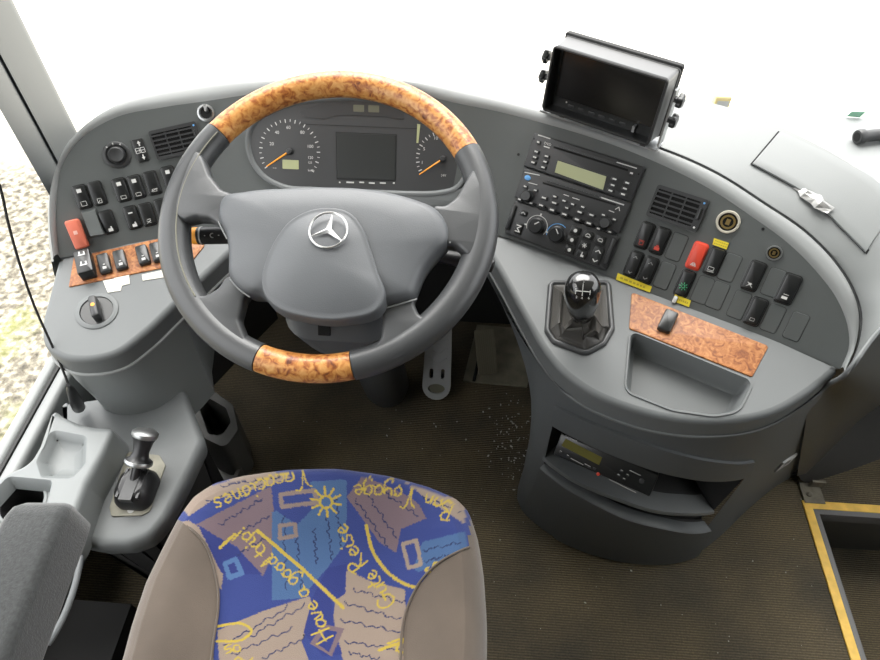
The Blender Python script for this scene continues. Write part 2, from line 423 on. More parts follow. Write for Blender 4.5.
# knob well in the left shelf is drawn as a recessed ring on top; right shelf has a real tray opening
plate('shelf', PR, [eri + list(reversed(ir)), TR], 0, M['grey'], dash)
def lip(name, pl, e, ei, sg, drop, mt):
    rows = [[(x, y, 0) for x, y in ei]]
    for k in range(1, 6):
        a = k/5*math.pi/2; q = openinset(e, .010*(1-math.sin(a)), sg)
        rows.append([(x, y, -.010*(1-math.cos(a))) for x, y in q])
    m = MB(); w = pl.mat(); rows = [[w @ Vector(p) for p in r] for r in rows]
    base = rows[-1]
    rows.append([p - Vector((0, 0, drop)) for p in base])
    m.rings(rows, closed=False); m.build(name, mt, dash, smooth=60)
    return rows[-1]
lowL = lip('shelf_lip', PL, el, eli, 1, .026, M['grey'])
lowR = lip('shelf_lip', PR, er, eri, 1, .028, M['grey'])
# light seam bead under each lip
MB().tube([p - Vector((0, 0, .0015)) for p in lowL], .0032, 8).build('seam_bead', M['light'], dash, smooth=80)
MB().tube([p - Vector((0, 0, .0015)) for p in lowR], .0028, 8).build('seam_bead', M['grey'], dash, smooth=80)
# tray walls and floor
m = MB(); T2 = inset(TR, .006)
bx = sum(p[0] for p in TR)/len(TR); by = sum(p[1] for p in TR)/len(TR)
rows = [[(x, y, 0) for x, y in TR], [(x, y, -.002) for x, y in inset(TR, .0015)], [(x, y, -.034) for x, y in inset(TR, .005)], [(x, y, -.040) for x, y in inset(TR, .011)]]
m.rings(rows, True, False, False); v, f = fill2d([inset(TR, .011)]); m.add([(x, y, -.040) for x, y in v], f)
m.build('storage_tray', M['grey'], dash, PR.mat(), smooth=40)
m = MB(); rows = [[(x, y, z) for x, y in q] for q, z in ((inset(TR, -.0035), .0), (inset(TR, -.0028), .0022), (inset(TR, -.0006), .0022), (TR, 0.0))]
m.rings(rows, True).build('tray_rim', M['grey'], dash, PR.mat(), smooth=60)

# centre undershelf: closes the space behind the wheel
cx = [(258, 224), (300, 232), (370, 238), (440, 238), (474, 228)]
c3 = [S(*p) for p in crom(cx, 30)]
rows = [c3, [p + Vector((0, -.012, -.012)) for p in c3], [p + Vector((0, -.006, -.05)) for p in c3], [p + Vector((0, .10, -.10)) for p in c3], [p + Vector((0, .14, -.2)) for p in c3]]
MB().rings(rows, closed=False).build('dark_knee_panel', M['blackm'], dash, smooth=50)

# left skirt below the lip
sk = [p for p in lowL]
n = len(sk); cL = Vector((-.52, .66, 0))
def shrink(p, s, dz):
    q = Vector((cL.x+(p.x-cL.x)*s, cL.y+(p.y-cL.y)*s, p.z+dz)); return q
rows = [[shrink(p, .975, -.002) for p in sk], [shrink(p, .955, -.05) for p in sk], [shrink(p, .90, -.12) for p in sk], [shrink(p, .86, -.22) for p in sk]]
cut = max(i for i in range(len(sk)) if proj(sk[i])[0] < 186 and i < 80)
rows = [r[:cut+1] for r in rows]
rows = [r + [r[-1]+Vector((-.02, .05, 0)), r[-1]+Vector((-.05, .20, 0))] for r in rows]
MB().rings(rows, closed=False).build('lower_skirt', M['side'], dash, smooth=50)
a = [p + Vector((-.012, .012, .006)) for p in sk[cut-6:]]; kp2 = [a, [p + Vector((-.05, .07, -.16)) for p in a], [p + Vector((-.06, .10, -.36)) for p in a]]
MB().rings(kp2, closed=False).build('dark_knee_panel', M['blackm'], dash, smooth=50)  # matt black sheet added where the footwell lies in shadow
# ------------------------------------------------------------------ the bus around the driver
M['floor'] = None
def floor_mat():
    m = bpy.data.materials.new('ribbed_rubber_floor'); m.use_nodes = True; nt = m.node_tree; b = nt.nodes['Principled BSDF']
    b.inputs['Roughness'].default_value = .75
    tc = nt.nodes.new('ShaderNodeTexCoord')
    n1 = nt.nodes.new('ShaderNodeTexNoise'); n1.inputs['Scale'].default_value = 5; n1.inputs['Detail'].default_value = 7
    n2 = nt.nodes.new('ShaderNodeTexNoise'); n2.inputs['Scale'].default_value = 260; n2.inputs['Detail'].default_value = 4
    wv = nt.nodes.new('ShaderNodeTexWave'); wv.bands_direction = 'Y'; wv.inputs['Scale'].default_value = 62; wv.inputs['Distortion'].default_value = .6; wv.inputs['Detail'].default_value = 2
    rp = nt.nodes.new('ShaderNodeValToRGB'); e = rp.color_ramp.elements
    e[0].position = .32; e[0].color = (*srgb(78, 72, 60), 1); e[1].position = .68; e[1].color = (*srgb(122, 108, 82), 1)
    mx = nt.nodes.new('ShaderNodeMix'); mx.data_type = 'RGBA'; mx.blend_type = 'MULTIPLY'; mx.inputs[0].default_value = .65
    r2 = nt.nodes.new('ShaderNodeValToRGB'); e = r2.color_ramp.elements
    e[0].position = .30; e[0].color = (.45, .45, .45, 1); e[1].position = .66; e[1].color = (1.2, 1.18, 1.1, 1)
    mx2 = nt.nodes.new('ShaderNodeMix'); mx2.data_type = 'RGBA'; mx2.blend_type = 'MULTIPLY'; mx2.inputs[0].default_value = .55
    ad = nt.nodes.new('ShaderNodeMath'); ad.operation = 'ADD'
    bp = nt.nodes.new('ShaderNodeBump'); bp.inputs['Strength'].default_value = .7; bp.inputs['Distance'].default_value = .002
    L = nt.links.new
    for t in (n1, n2, wv): L(tc.outputs['Object'], t.inputs['Vector'])
    L(n1.outputs['Fac'], rp.inputs['Fac']); L(n2.outputs['Fac'], r2.inputs['Fac'])
    L(rp.outputs['Color'], mx.inputs[6]); L(r2.outputs['Color'], mx.inputs[7])
    L(mx.outputs[2], mx2.inputs[6]); L(wv.outputs['Color'], mx2.inputs[7])
    L(mx2.outputs[2], b.inputs['Base Color'])
    L(n2.outputs['Fac'], ad.inputs[0]); L(wv.outputs['Fac'], ad.inputs[1]); L(ad.outputs[0], bp.inputs['Height']); L(bp.outputs['Normal'], b.inputs['Normal'])
    return m
M['floor'] = floor_mat()
M['wall'] = mat('grey_wall_lining', (.12, .125, .125), .7, bump=.2)
M['ceil'] = mat('pale_ceiling_lining', (.22, .22, .21), .85)
M['pillar'] = mat('grey_pillar_cover', (.048, .054, .056), .5, bump=.2)
M['glass'] = glass_mat('window_glass')
M['yedge'] = mat('yellow_step_edge', srgb(236, 192, 84), .55, var=.14, vscale=40)
M['gedge'] = mat('grey_step_edge', srgb(96, 96, 96), .5)
M['brown'] = mat('dark_brown_grey_plastic', (.060, .060, .055), .45, bump=.2)

XL, XR, YF, YB = -.79, 1.55, 1.27, -3.0
SX, SY, SD = .792, .688, -.20      # stairwell corner and depth
XW = 1.40
m = MB()   # floor with the stairwell opening
m.add([(XL, YB, 0), (SX, YB, 0), (SX, SY, 0), (SX, YF, 0), (XL, YF, 0), (XR, SY, 0), (XR, YF, 0)], [(0, 1, 2, 3, 4), (2, 5, 6, 3)])
struct(m.build('floor', M['floor'], smooth=None))
m = MB(); m.add([(SX, YB, SD), (XR, YB, SD), (XR, SY, SD), (SX, SY, SD)], [(0, 1, 2, 3)])
struct(m.build('floor_stairwell', M['floor'], smooth=None))
m = MB(); m.add([(SX, YB, 0), (SX, SY, 0), (SX, SY, SD), (SX, YB, SD)], [(0, 1, 2, 3)]); m.add([(SX, SY, 0), (XR, SY, 0), (XR, SY, SD), (SX, SY, SD)], [(0, 1, 2, 3)])
struct(m.build('trim_1', M['brown'], smooth=None))
# lower body, walls
def quadbox(name, lo, hi, mt): 
    c = [(a+b)/2 for a, b in zip(lo, hi)]; d = [b-a for a, b in zip(lo, hi)]
    return struct(MB().box(c, d).build(name, mt, smooth=None))
quadbox('wall_left', (XL-.008, YB, -.95), (XL, YF, .37), M['wall'])
quadbox('wall_right', (XR, YB, -.95), (XR+.05, YF, .85), M['wall'])
quadbox('wall_front', (XL, YF, -.95), (XR, YF+.05, .55), M['wall'])
quadbox('wall_back', (XL, YB-.05, -.95), (XR, YB, 2.25), M['wall'])
quadbox('wall_left_upper', (XL-.05, -.5, 2.0), (XL, YF-.14, 2.25), M['wall'])
quadbox('wall_left_rear', (XL-.05, YB, .37), (XL, -.5, 2.25), M['wall'])
quadbox('wall_right_rear', (XR, YB, .20), (XR+.05, -.2, 2.25), M['wall'])
quadbox('wall_right_upper', (XR, -.2, 2.2), (XR+.05, YF-.14, 2.25), M['wall'])
quadbox('ceiling', (XL-.05, YB-.05, 2.25), (XR+.05, YF-.14, 2.31), M['ceil'])
# panes
def pane(name, pts):
    m = MB(); m.add(pts, [(0, 1, 2, 3)]); return struct(m.build(name, M['glass'], smooth=None))
pane('window_1', [(XL-.007, -.5, .36), (XL-.007, YF, .36), (XL-.007, YF, 2.01), (XL-.007, -.5, 2.01)])
pane('window_2', [(XL, YF+.02, .54), (XR, YF+.02, .54), (XR, YF-.16, 2.26), (XL, YF-.16, 2.26)])
pane('door_1', [(XR+.03, -.2, .84), (XR+.03, YF, .84), (XR+.03, YF, 2.21), (XR+.03, -.2, 2.21)])
# corner pillar by the dashboard
a0, a1 = Vector((-.692, .800, 0)), Vector((-.740, 1.0, 0)); d = (a1-a0)
o = Vector((-.095, .12, 0))
prof = [a0+o*.95, a0+o*.35, a0, a0+d*.32, a0+d*.36+o*.07, a0+d*.40, a0+d*.93, a1+o*.05, a1+o*.8, a0+d*.5+o*1.2]
rows = []
for z, sh in ((.45, 0), (2.22, -.0)):
    rows.append([p + Vector((sh, 0, z)) for p in prof])
struct(MB().rings(rows, True, True, True).build('trim_2', M['pillar'], smooth=30))
# window sill channels on the left
def sill(name, x0, x1, z0, z1, mt):
    pts = roundpoly([(x0, z0), (x1, z0), (x1, z1), (x0, z1)], .010, 4)
    rows = [[(x, y, z) for x, z in pts] for y in (-1.0, .70)]
    return struct(MB().rings(rows, True, True, True).build(name, mt, smooth=50))
sill('trim_3', -.795, -.770, .30, .405, M['light'])
sill('trim_4', -.766, -.738, .28, .400, M['light'])
struct(MB().box((-.768, -.15, .38), (.006, 1.70, .04)).build('trim_6', M['rubber'], smooth=None))
# outside
M['ground'] = ramp_mat('pale_gravel', 'noise', 32, [(.30, srgb(52, 48, 38)), (.45, srgb(98, 92, 80)), (.56, srgb(132, 127, 112)), (.72, srgb(190, 184, 170))], rough=.9, detail=10, bump=.4)
def gravel():
    m = M['ground']; nt = m.node_tree; b = nt.nodes['Principled BSDF']
    n = nt.nodes.new('ShaderNodeTexNoise'); n.inputs['Scale'].default_value = 1.7; n.inputs['Detail'].default_value = 5
    rp = nt.nodes.new('ShaderNodeValToRGB'); rp.color_ramp.elements[0].position = .56; rp.color_ramp.elements[1].position = .68
    mx = nt.nodes.new('ShaderNodeMix'); mx.data_type = 'RGBA'; mx.inputs[7].default_value = (*srgb(130, 135, 60), 1)
    tc = nt.nodes.new('ShaderNodeTexCoord'); nt.links.new(tc.outputs['Object'], n.inputs['Vector']); nt.links.new(n.outputs['Fac'], rp.inputs['Fac'])
    src = b.inputs['Base Color'].links[0].from_socket
    ml = nt.nodes.new('ShaderNodeMath'); ml.operation = 'MULTIPLY'; ml.inputs[1].default_value = .55
    nt.links.new(rp.outputs['Color'], ml.inputs[0]); nt.links.new(ml.outputs[0], mx.inputs[0])
    nt.links.new(src, mx.inputs[6])
    # ground paled further ahead for the blown-out light, coarse gravel beside the bus
    sp = nt.nodes.new('ShaderNodeSeparateXYZ'); nt.links.new(tc.outputs['Object'], sp.inputs[0])
    mr = nt.nodes.new('ShaderNodeMapRange'); mr.inputs['From Min'].default_value = 2.9; mr.inputs['From Max'].default_value = 4.4; nt.links.new(sp.outputs['Y'], mr.inputs['Value'])
    m2 = nt.nodes.new('ShaderNodeMix'); m2.data_type = 'RGBA'; m2.inputs[7].default_value = (*srgb(236, 232, 220), 1)
    nt.links.new(mr.outputs['Result'], m2.inputs[0]); nt.links.new(mx.outputs[2], m2.inputs[6]); nt.links.new(m2.outputs[2], b.inputs['Base Color'])
gravel()
m = MB(); m.add([(-30, -30, -.96), (30, -30, -.96), (30, 30, -.96), (-30, 30, -.96)], [(0, 1, 2, 3)])
struct(m.build('ground', M['ground'], smooth=None))

# yellow step nosing along the stairwell
n = thing('step_edging', 'yellow and grey edging strips around the dark stairwell at the floor corner', 'edging', (SX, SY, 0))
yo = .019
pts = [(SX-yo, YB+1.5), (SX, YB+1.5), (SX, SY), (1.53, SY), (1.53, SY+yo), (SX-yo, SY+yo)]
m = MB(); m.prism(pts, 0.0005, .004, .0008); m.build('yellow_strip', M['yedge'], n, smooth=30)
pts = [(SX, YB+1.5), (SX+.012, YB+1.5), (SX+.012, SY-.012), (1.53, SY-.012), (1.53, SY), (SX, SY)]
m = MB(); m.prism(pts, -.03, .0025, .0008); m.build('grey_strip', M['gedge'], n, smooth=30)
# ------------------------------------------------------------------ steering wheel
WP = Plane(3, 24, CAM + ray(328, 217)*.87); WM = WP.mat()
def wl(px, py, off=0.0): return WP.uv(WP.hit(px, py, off))
wheel = thing('steering_wheel', 'large four-spoke grey leather steering wheel with glossy burl wood inserts top and bottom', 'steering wheel', WP.p0)
RM, RR = .208, .019
def ang(px, py): x, y = wl(px, py); return math.degrees(math.atan2(y, x))
aTR, aTL = ang(469, 152), ang(215, 131)
aBL, aBR = ang(256, 366)+360, ang(354, 370)+360
def rimseg(name, a0, a1, mt, r, flat=1.0, label=None, swell=0.0):
    n = max(6, int(abs(a1-a0)/2.5)); rows = []
    for i in range(n+1):
        a = R(a0+(a1-a0)*i/n); q = i/n
        s = r*(1+swell*math.sin(math.pi*q)**2)
        rows.append([((RM+s*math.cos(b))*math.cos(a), (RM+s*math.cos(b))*math.sin(a), s*flat*math.sin(b)) for b in [2*math.pi*k/20 for k in range(20)]])
    return MB().rings(rows, True, True, True).build(name, mt, wheel, WM, smooth=50, label=label)
rimseg('wood_insert', aTR+.3, aTL-.3, M['wood'], .0183, label='long glossy burl wood top of the rim')
rimseg('wood_insert', aBL+.3, aBR-.3, M['wood'], .0183, label='short burl wood bottom of the rim')
rimseg('leather_rim', aTL, aBL, M['leather'], .0192, swell=.10)
rimseg('leather_rim', aBR-360, aTR, M['leather'], .0192, swell=.07)
# stitched ridges on the left grip
for nm, a0, a1, off in (('stitch_seam', 148, 222, .0),):
    pts = []
    for i in range(30):
        a = R(a0+(a1-a0)*i/29); b = R(118); s = .0206
        pts.append(((RM+s*math.cos(b))*math.cos(a), (RM+s*math.cos(b))*math.sin(a), s*math.sin(b)))
    MB().tube(pts, .0011, 6).build(nm, mat('worn_seam_edging', (.16, .155, .12), .7), wheel, WM)
# spokes: outlines on the wheel plane, rounded plates that dive into the rim
def spoke(pts, zc, th, name='spoke'):
    o = roundpoly([wl(*p) for p in pts], .012, 6)
    rows = [[(x, y, zc+z) for x, y in inset(o, ins)] for ins, z in ((.0045, -th), (.001, -th*.75), (0, -th*.3), (0, th*.3), (.001, th*.7), (.0028, th*.92), (.0055, th))]
    m = MB(); m.rings(rows, True); v, f = fill2d([inset(o, .0055)]); m.add([(x, y, zc+th) for x, y in v], f)
    v, f = fill2d([inset(o, .0045)]); m.add([(x, y, zc-th) for x, y in v], f)
    return m.build(name, M['leather'], wheel, WM, smooth=50)
spoke([(240, 200), (226, 195), (215, 181), (209, 165), (200, 148), (182, 172), (176, 200), (180, 222), (190, 226), (203, 223), (214, 224), (228, 234), (240, 236)], .006, .013)
spoke([(432, 210), (446, 211), (457, 202), (466, 186), (474, 170), (484, 192), (487, 222), (480, 250), (470, 263), (462, 256), (456, 250), (446, 250), (434, 248)], .006, .013)
spoke([(240, 278), (229, 279), (222, 291), (208, 299), (192, 294), (205, 325), (228, 350), (252, 364), (262, 352), (250, 340), (243, 322), (248, 303), (258, 290)], .004, .012)
spoke([(376, 300), (384, 320), (382, 340), (370, 354), (350, 360), (368, 372), (400, 362), (430, 343), (462, 308), (448, 314), (432, 321), (420, 318), (415, 306), (418, 292), (400, 290)], .004, .012)
# hub pad
hub_px = [(224, 199), (245, 194), (290, 190.5), (330, 189.5), (380, 193), (420, 203), (438, 211), (448, 224), (450, 242), (438, 256), (427, 270), (419, 288), (414, 300), (400, 304), (386, 308), (374, 311), (345, 321), (307, 319), (276, 311), (262, 297), (249, 296), (230, 278), (229, 258), (227, 238), (219, 218)]
hb = crom([wl(*p, .012) for p in hub_px], 120, True)
hc = wl(332, 248, .02)
def hubring(k, z): return [(hc[0]+(x-hc[0])*k, hc[1]+(y-hc[1])*k, z) for x, y in hb]
rows = [hubring(.94, -.022), hubring(.985, -.012), hubring(1.0, .004), hubring(.995, .014), hubring(.975, .0215), hubring(.94, .0265), hubring(.88, .0295), hubring(.6, .033), hubring(.3, .034)]
MB().rings(rows, True, True, True).build('airbag_pad', M['pad'], wheel, WM, smooth=60)
# raised centre of the pad, with its crest line
cp = [(262, 284), (266, 262), (276, 240), (289, 223), (305, 213), (327, 208.5), (350, 213), (363, 228), (371, 250), (378, 272), (385, 298), (381, 308), (345, 320.5), (307, 318.5), (278, 309), (266, 298)]
cb = crom([wl(*p, .034) for p in cp], 96, True); cc = wl(322, 262, .034)
def cring(k, z, sag=0): return [(cc[0]+(x-cc[0])*k, cc[1]+(y-cc[1])*k, z) for x, y in cb]
rows = [cring(1.02, .016), cring(1.0, .033), cring(.985, .0375), cring(.965, .0385), cring(.94, .038), cring(.88, .0395), cring(.75, .043), cring(.5, .047), cring(.25, .0485), cring(.08, .0488)]
pad2 = MB().rings(rows, True, False, True).build('centre_cover', M['pad'], wheel, WM, smooth=60)
# emblem: three-pointed star in a ring
ec = wl(329, 231.5, .046); er_ = .0238; z0 = .0492
m = MB()
m.rings([[(ec[0]+(er_+.0013*math.cos(b))*math.cos(a), ec[1]+(er_+.0013*math.cos(b))*math.sin(a), z0+.0012+.0016*math.sin(b)) for b in [2*math.pi*k/10 for k in range(10)]] for a in [2*math.pi*i/48 for i in range(48)]] + [[(ec[0]+(er_+.0013*math.cos(b))*1, ec[1], z0+.0012+.0016*math.sin(b)) for b in [2*math.pi*k/10 for k in range(10)]]], True)
for k in range(3):
    a = R(86+120*k); tip = (ec[0]+er_*math.cos(a), ec[1]+er_*math.sin(a), z0+.0012)
    l = (ec[0]+.0042*math.cos(a+R(60)), ec[1]+.0042*math.sin(a+R(60)), z0+.001); r = (ec[0]+.0042*math.cos(a-R(60)), ec[1]+.0042*math.sin(a-R(60)), z0+.001)
    c = (ec[0], ec[1], z0+.0036); m.add([tip, l, c, r], [(0, 1, 2), (0, 2, 3)])
m.build('star_emblem', M['chrome'], wheel, WM, smooth=30)
# seams where the spokes meet the pad
for a in ([(224, 199), (218, 216), (227, 239)], [(437, 211), (449, 224), (450, 243)], [(230, 279), (240, 290), (250, 297)], [(386, 308), (400, 304), (417, 299)]):
    pts = [(x, y, .0175) for x, y in crom([wl(*p, .0175) for p in a], 14)]
    MB().tube(pts, .0011, 6).build('pad_seam', M['light'], wheel, WM)

# ------------------------------------------------------------------ column
col = thing('steering_post', 'grey steering column cover and boot rising from the floor to the wheel', 'steering column', (-.2, .94, 0))
ax0 = WP.p0 - WP.n*.03; ax1 = Vector((-.2, .945, .0)); axd = (ax1-ax0).normalized()
CM = frames(ax0, (1, 0, 0), -axd)     # local z points up the axis
L_ax = (ax1-ax0).length
def crr(w, h, r, z, dx=0, dy=0): return [(x+dx, y+dy, z) for x, y in rr2(w, h, r, 5)]
MB().rings([crr(.10, .10, .03, .01, .01), crr(.145, .14, .035, -.01, .012, -.025), crr(.152, .18, .04, -.05, .015, -.060), crr(.14, .175, .05, -.10, .020, -.066), crr(.10, .13, .045, -.15, .018, -.040), crr(.06, .06, .025, -.17, .01)], True, True, True).build('column_cover', M['pad'], col, CM, smooth=40)
MB().lathe([(.035, -.22), (.035, -.50)], seg=20, cap1=False).build('column_tube', M['blackm'], col, CM)
MB().lathe([(.035, -.49), (.05, -.55), (.056, -.66), (.056, -L_ax+.05), (.05, -L_ax+.015), (.03, -L_ax+.002), (0.001, -L_ax+.001)], seg=28, cap1=False).build('floor_boot', M['pad'], col, CM, smooth=60)
# square recess on the cover
hp = WP.hit(325, 329, -.062); 
q = CM.inverted() @ hp
m = MB(); m.rrect((0, 0), (.017, .015), .001, 0, .0012, .0005); 
hpM = frames(hp + Vector((0, -.004, .002)), (1, 0, 0), Vector((0, -.85, .55)))
m.build('lock_recess', M['gap'], col, hpM, smooth=None)
# stalks
def stalk(base, tip, r, tipcol, tiplen, name):
    o = MB(); d = (tip-base); o.tube([base, base+d*.35, base+d*.4, tip-d.normalized()*tiplen], [r*.55, r*.62, r, r], 16)
    s = o.build(name, M['black'], col, smooth=50)
    MB().tube([tip-d.normalized()*tiplen, tip-d.normalized()*.002, tip], [r*1.0, r*.95, r*.6], 16).build('stalk_tip', tipcol, s, smooth=50)
    return s
b = WP.p0 - WP.n*.055 + Vector((-.04, 0, 0)); tL = WP.hit(191.5, 236, -.05)
s = stalk(b, tL, .0125, M['amber'], .010, 'indicator_stalk')
# print on the left stalk
dv = (tL-b).normalized(); 
for k, (w_, off) in enumerate(((.004, .020), (.0075, .030), (.004, .040))):
    p = tL - dv*off; nrm = (CAM-p).normalized(); mm = frames(p + nrm*.0128, dv, nrm)
    m = MB(); m.lathe([(w_*.5, 0), (w_*.5, .0003), (w_*.3, .0003)], seg=10, cap1=False) if k == 1 else m.box((0, 0, .0001), (w_, .0012, .0004))
    m.build('stalk_print', M['white'], s, mm, smooth=None)
p = tL - dv*.014; MB().tube([p, p-dv*.002], .0131, 16).build('stalk_ring', M['dim'], s, smooth=50)
b2 = WP.p0 - WP.n*.06 + Vector((.04, -.01, 0)); tR = WP.hit(494, 266, -.075)
stalk(b2, tR, .0105, M['black'], .012, 'retarder_stalk')

# ------------------------------------------------------------------ pedals
bp_ = thing('brake_pedal', 'long worn aluminium treadle pedal with two slots and an oval heel opening', 'pedal', at_z(436, 398, 0.0))
PB = at_z(436, 399, .03); PTp = PB + Vector((.026, .14, .15))
ydir = (PTp-PB).normalized(); xdir = Vector((1, 0, 0)); nn = xdir.cross(ydir).normalized(); BM = frames(PB, xdir, nn)
Lp = (PTp-PB).length; wd = .035
outl = [(-wd*1.0, .035)] + [(wd*math.cos(a), .035+wd*math.sin(a)) for a in [R(180+15*k) for k in range(1, 12)]] + [(wd*1.0, .035), (wd*.86, Lp), (-wd*.86, Lp)]
def ell(cx_, cy_, rx, ry, n=20): return [(cx_+rx*math.cos(2*math.pi*k/n), cy_+ry*math.sin(2*math.pi*k/n)) for k in range(n)]
slot1 = [(x-.014, y+.066) for x, y in rr2(.009, .024, .004)]; slot2 = [(x+.014, y+.066) for x, y in rr2(.009, .024, .004)]
hole = ell(0, .028, .021, .012)
m = MB(); th = .010
v, f = fill2d([outl, slot1, slot2, hole]); m.add([(x, y, th) for x, y in v], f)
for o in (outl, slot1, slot2, hole): m.rings([[(x, y, th) for x, y in o], [(x, y, 0) for x, y in o]], True)
m.build('treadle', M['alu'], bp_, BM, smooth=30)
m = MB()
for k in range(4):
    for sx in (-1, 1): m.box((sx*.014, .098+k*.024, th+.0012), (.022, .005, .003), 0, sx*R(38))
m.build('grip_ribs', M['alu'], bp_, BM, smooth=None)
m = MB(); m.poly(hole, .002); m.build('heel_pad', mat('olive_rubber', (.16, .155, .11), .7), bp_, BM, smooth=None)
m = MB(); m.box((0, .04, -.014), (.03, .05, .028)); m.build('pivot', M['blackm'], bp_, BM, smooth=None)
ac = thing('accelerator_pedal', 'small ribbed metal accelerator pedal on the pale floor plate at the right', 'pedal', at_z(490, 368, 0))
PA = at_z(488, 371, .035); MAc = frames(PA, (.98, .2, 0), Vector((0.1, -.62, .78)))
m = MB(); m.rrect((0, .05), (.05, .115), .004, -.006, .002, .001)
for k in range(9): m.box((-.020+k*.005, .05, .003), (.0022, .108, .003))
m.build('ribbed_pad', mat('worn_olive_metal', (.16, .145, .10), .55), ac, MAc, smooth=None)
m = MB(); m.box((0, .02, -.02), (.02, .03, .035)); m.build('pedal_arm', M['blackm'], ac, MAc, smooth=None)
fp = thing('pedal_floor_plate', 'pale worn metal floor plate under the accelerator beside the console foot', 'plate', at_z(490, 380, 0))
q = [at_z(463, 381, .004), at_z(527, 387, .004), at_z(540, 330, .004), at_z(477, 325, .004)]
m = MB(); c_ = [(p.x, p.y) for p in q]; m.prism(c_, .0005, .006, .001)
m.build('plate', mat('worn_beige_metal', (.20, .185, .135), .6, var=.25, vscale=30), fp, smooth=None)
m = MB(); a, b = at_z(466, 381, .006), at_z(478, 330, .006); m.tube([a+Vector((.02, 0, .002)), b+Vector((.02, 0, .002))], .004, 8); m.build('plate_groove', M['gap'], fp)
# firewall behind the pedals
fw_ = MB(); fw_.box((-.08, 1.20, .30), (1.36, .02, .6)); struct(fw_.build('wall_footwell', M['blackm'], smooth=None))
# ------------------------------------------------------------------ right-hand console below the shelf
M['kick'] = mat('dark_kick_plastic', (.030, .029, .026), .55)
M['console'] = mat('dark_grey_console_plastic', (.085, .092, .095), .5, bump=.2)
con = thing('centre_console', 'tall curved grey console below the gear lever with radio slot and drawer', 'console', (.36, .62, 0))
zt = lambda p: p
top_px = [(474, 262), (481, 280), (488, 293), (511, 335), (528, 362), (549, 390), (586, 411), (630, 428), (673, 440), (716, 443), (765, 435), (806, 412), (838, 384)]
def seamz(px, py): return PR.hit(px, py, 0, -.045)
top3 = [seamz(*p) for p in crom(top_px, 61)]
# pull the top a little inside the lip
tc_ = Vector((.34, .72, 0))
top3 = [Vector((p.x+(tc_.x-p.x)*.03, p.y+(tc_.y-p.y)*.03, p.z+.012)) for p in top3]
base_px = [(556, 372), (550, 400), (541, 440), (519, 506), (545, 531), (580, 549), (620, 560), (660, 563), (690, 557), (718, 538), (745, 512), (775, 487), (800, 472)]
base3 = [at_z(*p, 0.0) for p in base_px]
base3 = [Vector(q) for q in crom(base3, 61)]
def body(i, s):
    """point on the console wall: i along (0..60 float), s down (0 top, 1 floor)."""
    a = int(min(59, math.floor(i))); f = i-a
    t = top3[a].lerp(top3[a+1], f); b = base3[a].lerp(base3[a+1], f)
    return t.lerp(b, s)
def find(px, py):
    best = None
    for i in np.linspace(0, 60, 121):
        for s in np.linspace(0, 1, 41):
            q = proj(body(i, s)); d = (q[0]-px)**2+(q[1]-py)**2
            if best is None or d < best[0]: best = (d, i, s)
    i0, s0 = best[1], best[2]
    for i in np.linspace(max(0, i0-.6), min(60, i0+.6), 25):
        for s in np.linspace(s0-.03, s0+.03, 25):
            q = proj(body(i, s)); d = (q[0]-px)**2+(q[1]-py)**2
            if d < best[0]: best = (d, i, s)
    return best[1], best[2]
def curve(pts, n=40):
    q = np.array([find(*p) for p in pts]); t = np.linspace(0, 1, len(pts))
    px_ = np.array(pts, float); L = np.r_[0, np.cumsum(np.hypot(*np.diff(px_, axis=0).T))]; L /= L[-1]
    u = np.linspace(0, 1, n+1); return [(float(np.interp(x, L, q[:, 0])), float(np.interp(x, L, q[:, 1]))) for x in u]
def bp3(is_, push=0.0):
    i, s = is_; i = min(60, max(0, i)); p = body(i, s)
    if push:
        e = body(min(60, i+.5), s)-body(max(0, i-.5), s); p = p + Vector((e.y, -e.x, 0)).normalized()*push
    return p
def sm(c):   # smooth an (i, s) curve
    a = np.array(c)
    for _ in range(6): a[1:-1] = (a[:-2]+2*a[1:-1]+a[2:])/4
    return [tuple(x) for x in a]
F0 = sm(curve([(556, 404), (590, 420), (620, 432), (650, 443), (680, 452), (715, 459), (753, 460)]))
F1 = sm(curve([(553, 423), (575, 435), (600, 447), (625, 457), (648, 466), (680, 474), (710, 478), (748, 474)]))
LP_ = sm(curve([(544, 457), (570, 477), (600, 491), (618, 498), (640, 506), (660, 511), (690, 512.5), (713, 511)]))
D0 = sm(curve([(543.5, 464), (565, 481), (589, 495), (610, 506), (627, 514), (645, 519), (665, 523), (708, 526)]))
BS = [(D0[0][0]-.6+(D0[-1][0]-1.2-D0[0][0]+.6)*k/40, 1.0) for k in range(41)]
TP0 = [(F0[0][0]+(F0[-1][0]-F0[0][0])*k/40, 0.0) for k in range(41)]
def loftis(c0, c1, k=5, p0=0.0, p1=0.0):
    return [[bp3((a[0]+(b[0]-a[0])*j/k, a[1]+(b[1]-a[1])*j/k), p0+(p1-p0)*j/k) for a, b in zip(c0, c1)] for j in range(k+1)]
m = MB()
m.rings(loftis(TP0, F1, 8), False); m.rings(loftis(D0, BS, 6), False)
for side, iend in ((0, 0.0), (-1, 60.0)):
    pl_ = [TP0[side], ((TP0[side][0]+F1[side][0])/2, (TP0[side][1]+F1[side][1])/2), F1[side], ((F1[side][0]+D0[side][0])/2, (F1[side][1]+D0[side][1])/2), D0[side], ((D0[side][0]+BS[side][0])/2, (D0[side][1]+BS[side][1])/2), BS[side]]
    rows = [[bp3((i_+(iend-i_)*k/14, s_)) for k in range(15)] for i_, s_ in pl_]
    m.rings(rows, False)
m.build('console_body', M['console'], con, smooth=35)
ctrc = Vector((.36, .86, 0))
def inn(p, d): return p + Vector((ctrc.x-p.x, ctrc.y-p.y, 0)).normalized()*d
tp = [bp3(q) for q in F1]; bt = [bp3(q) for q in LP_]; bd = [bp3(q) for q in D0]
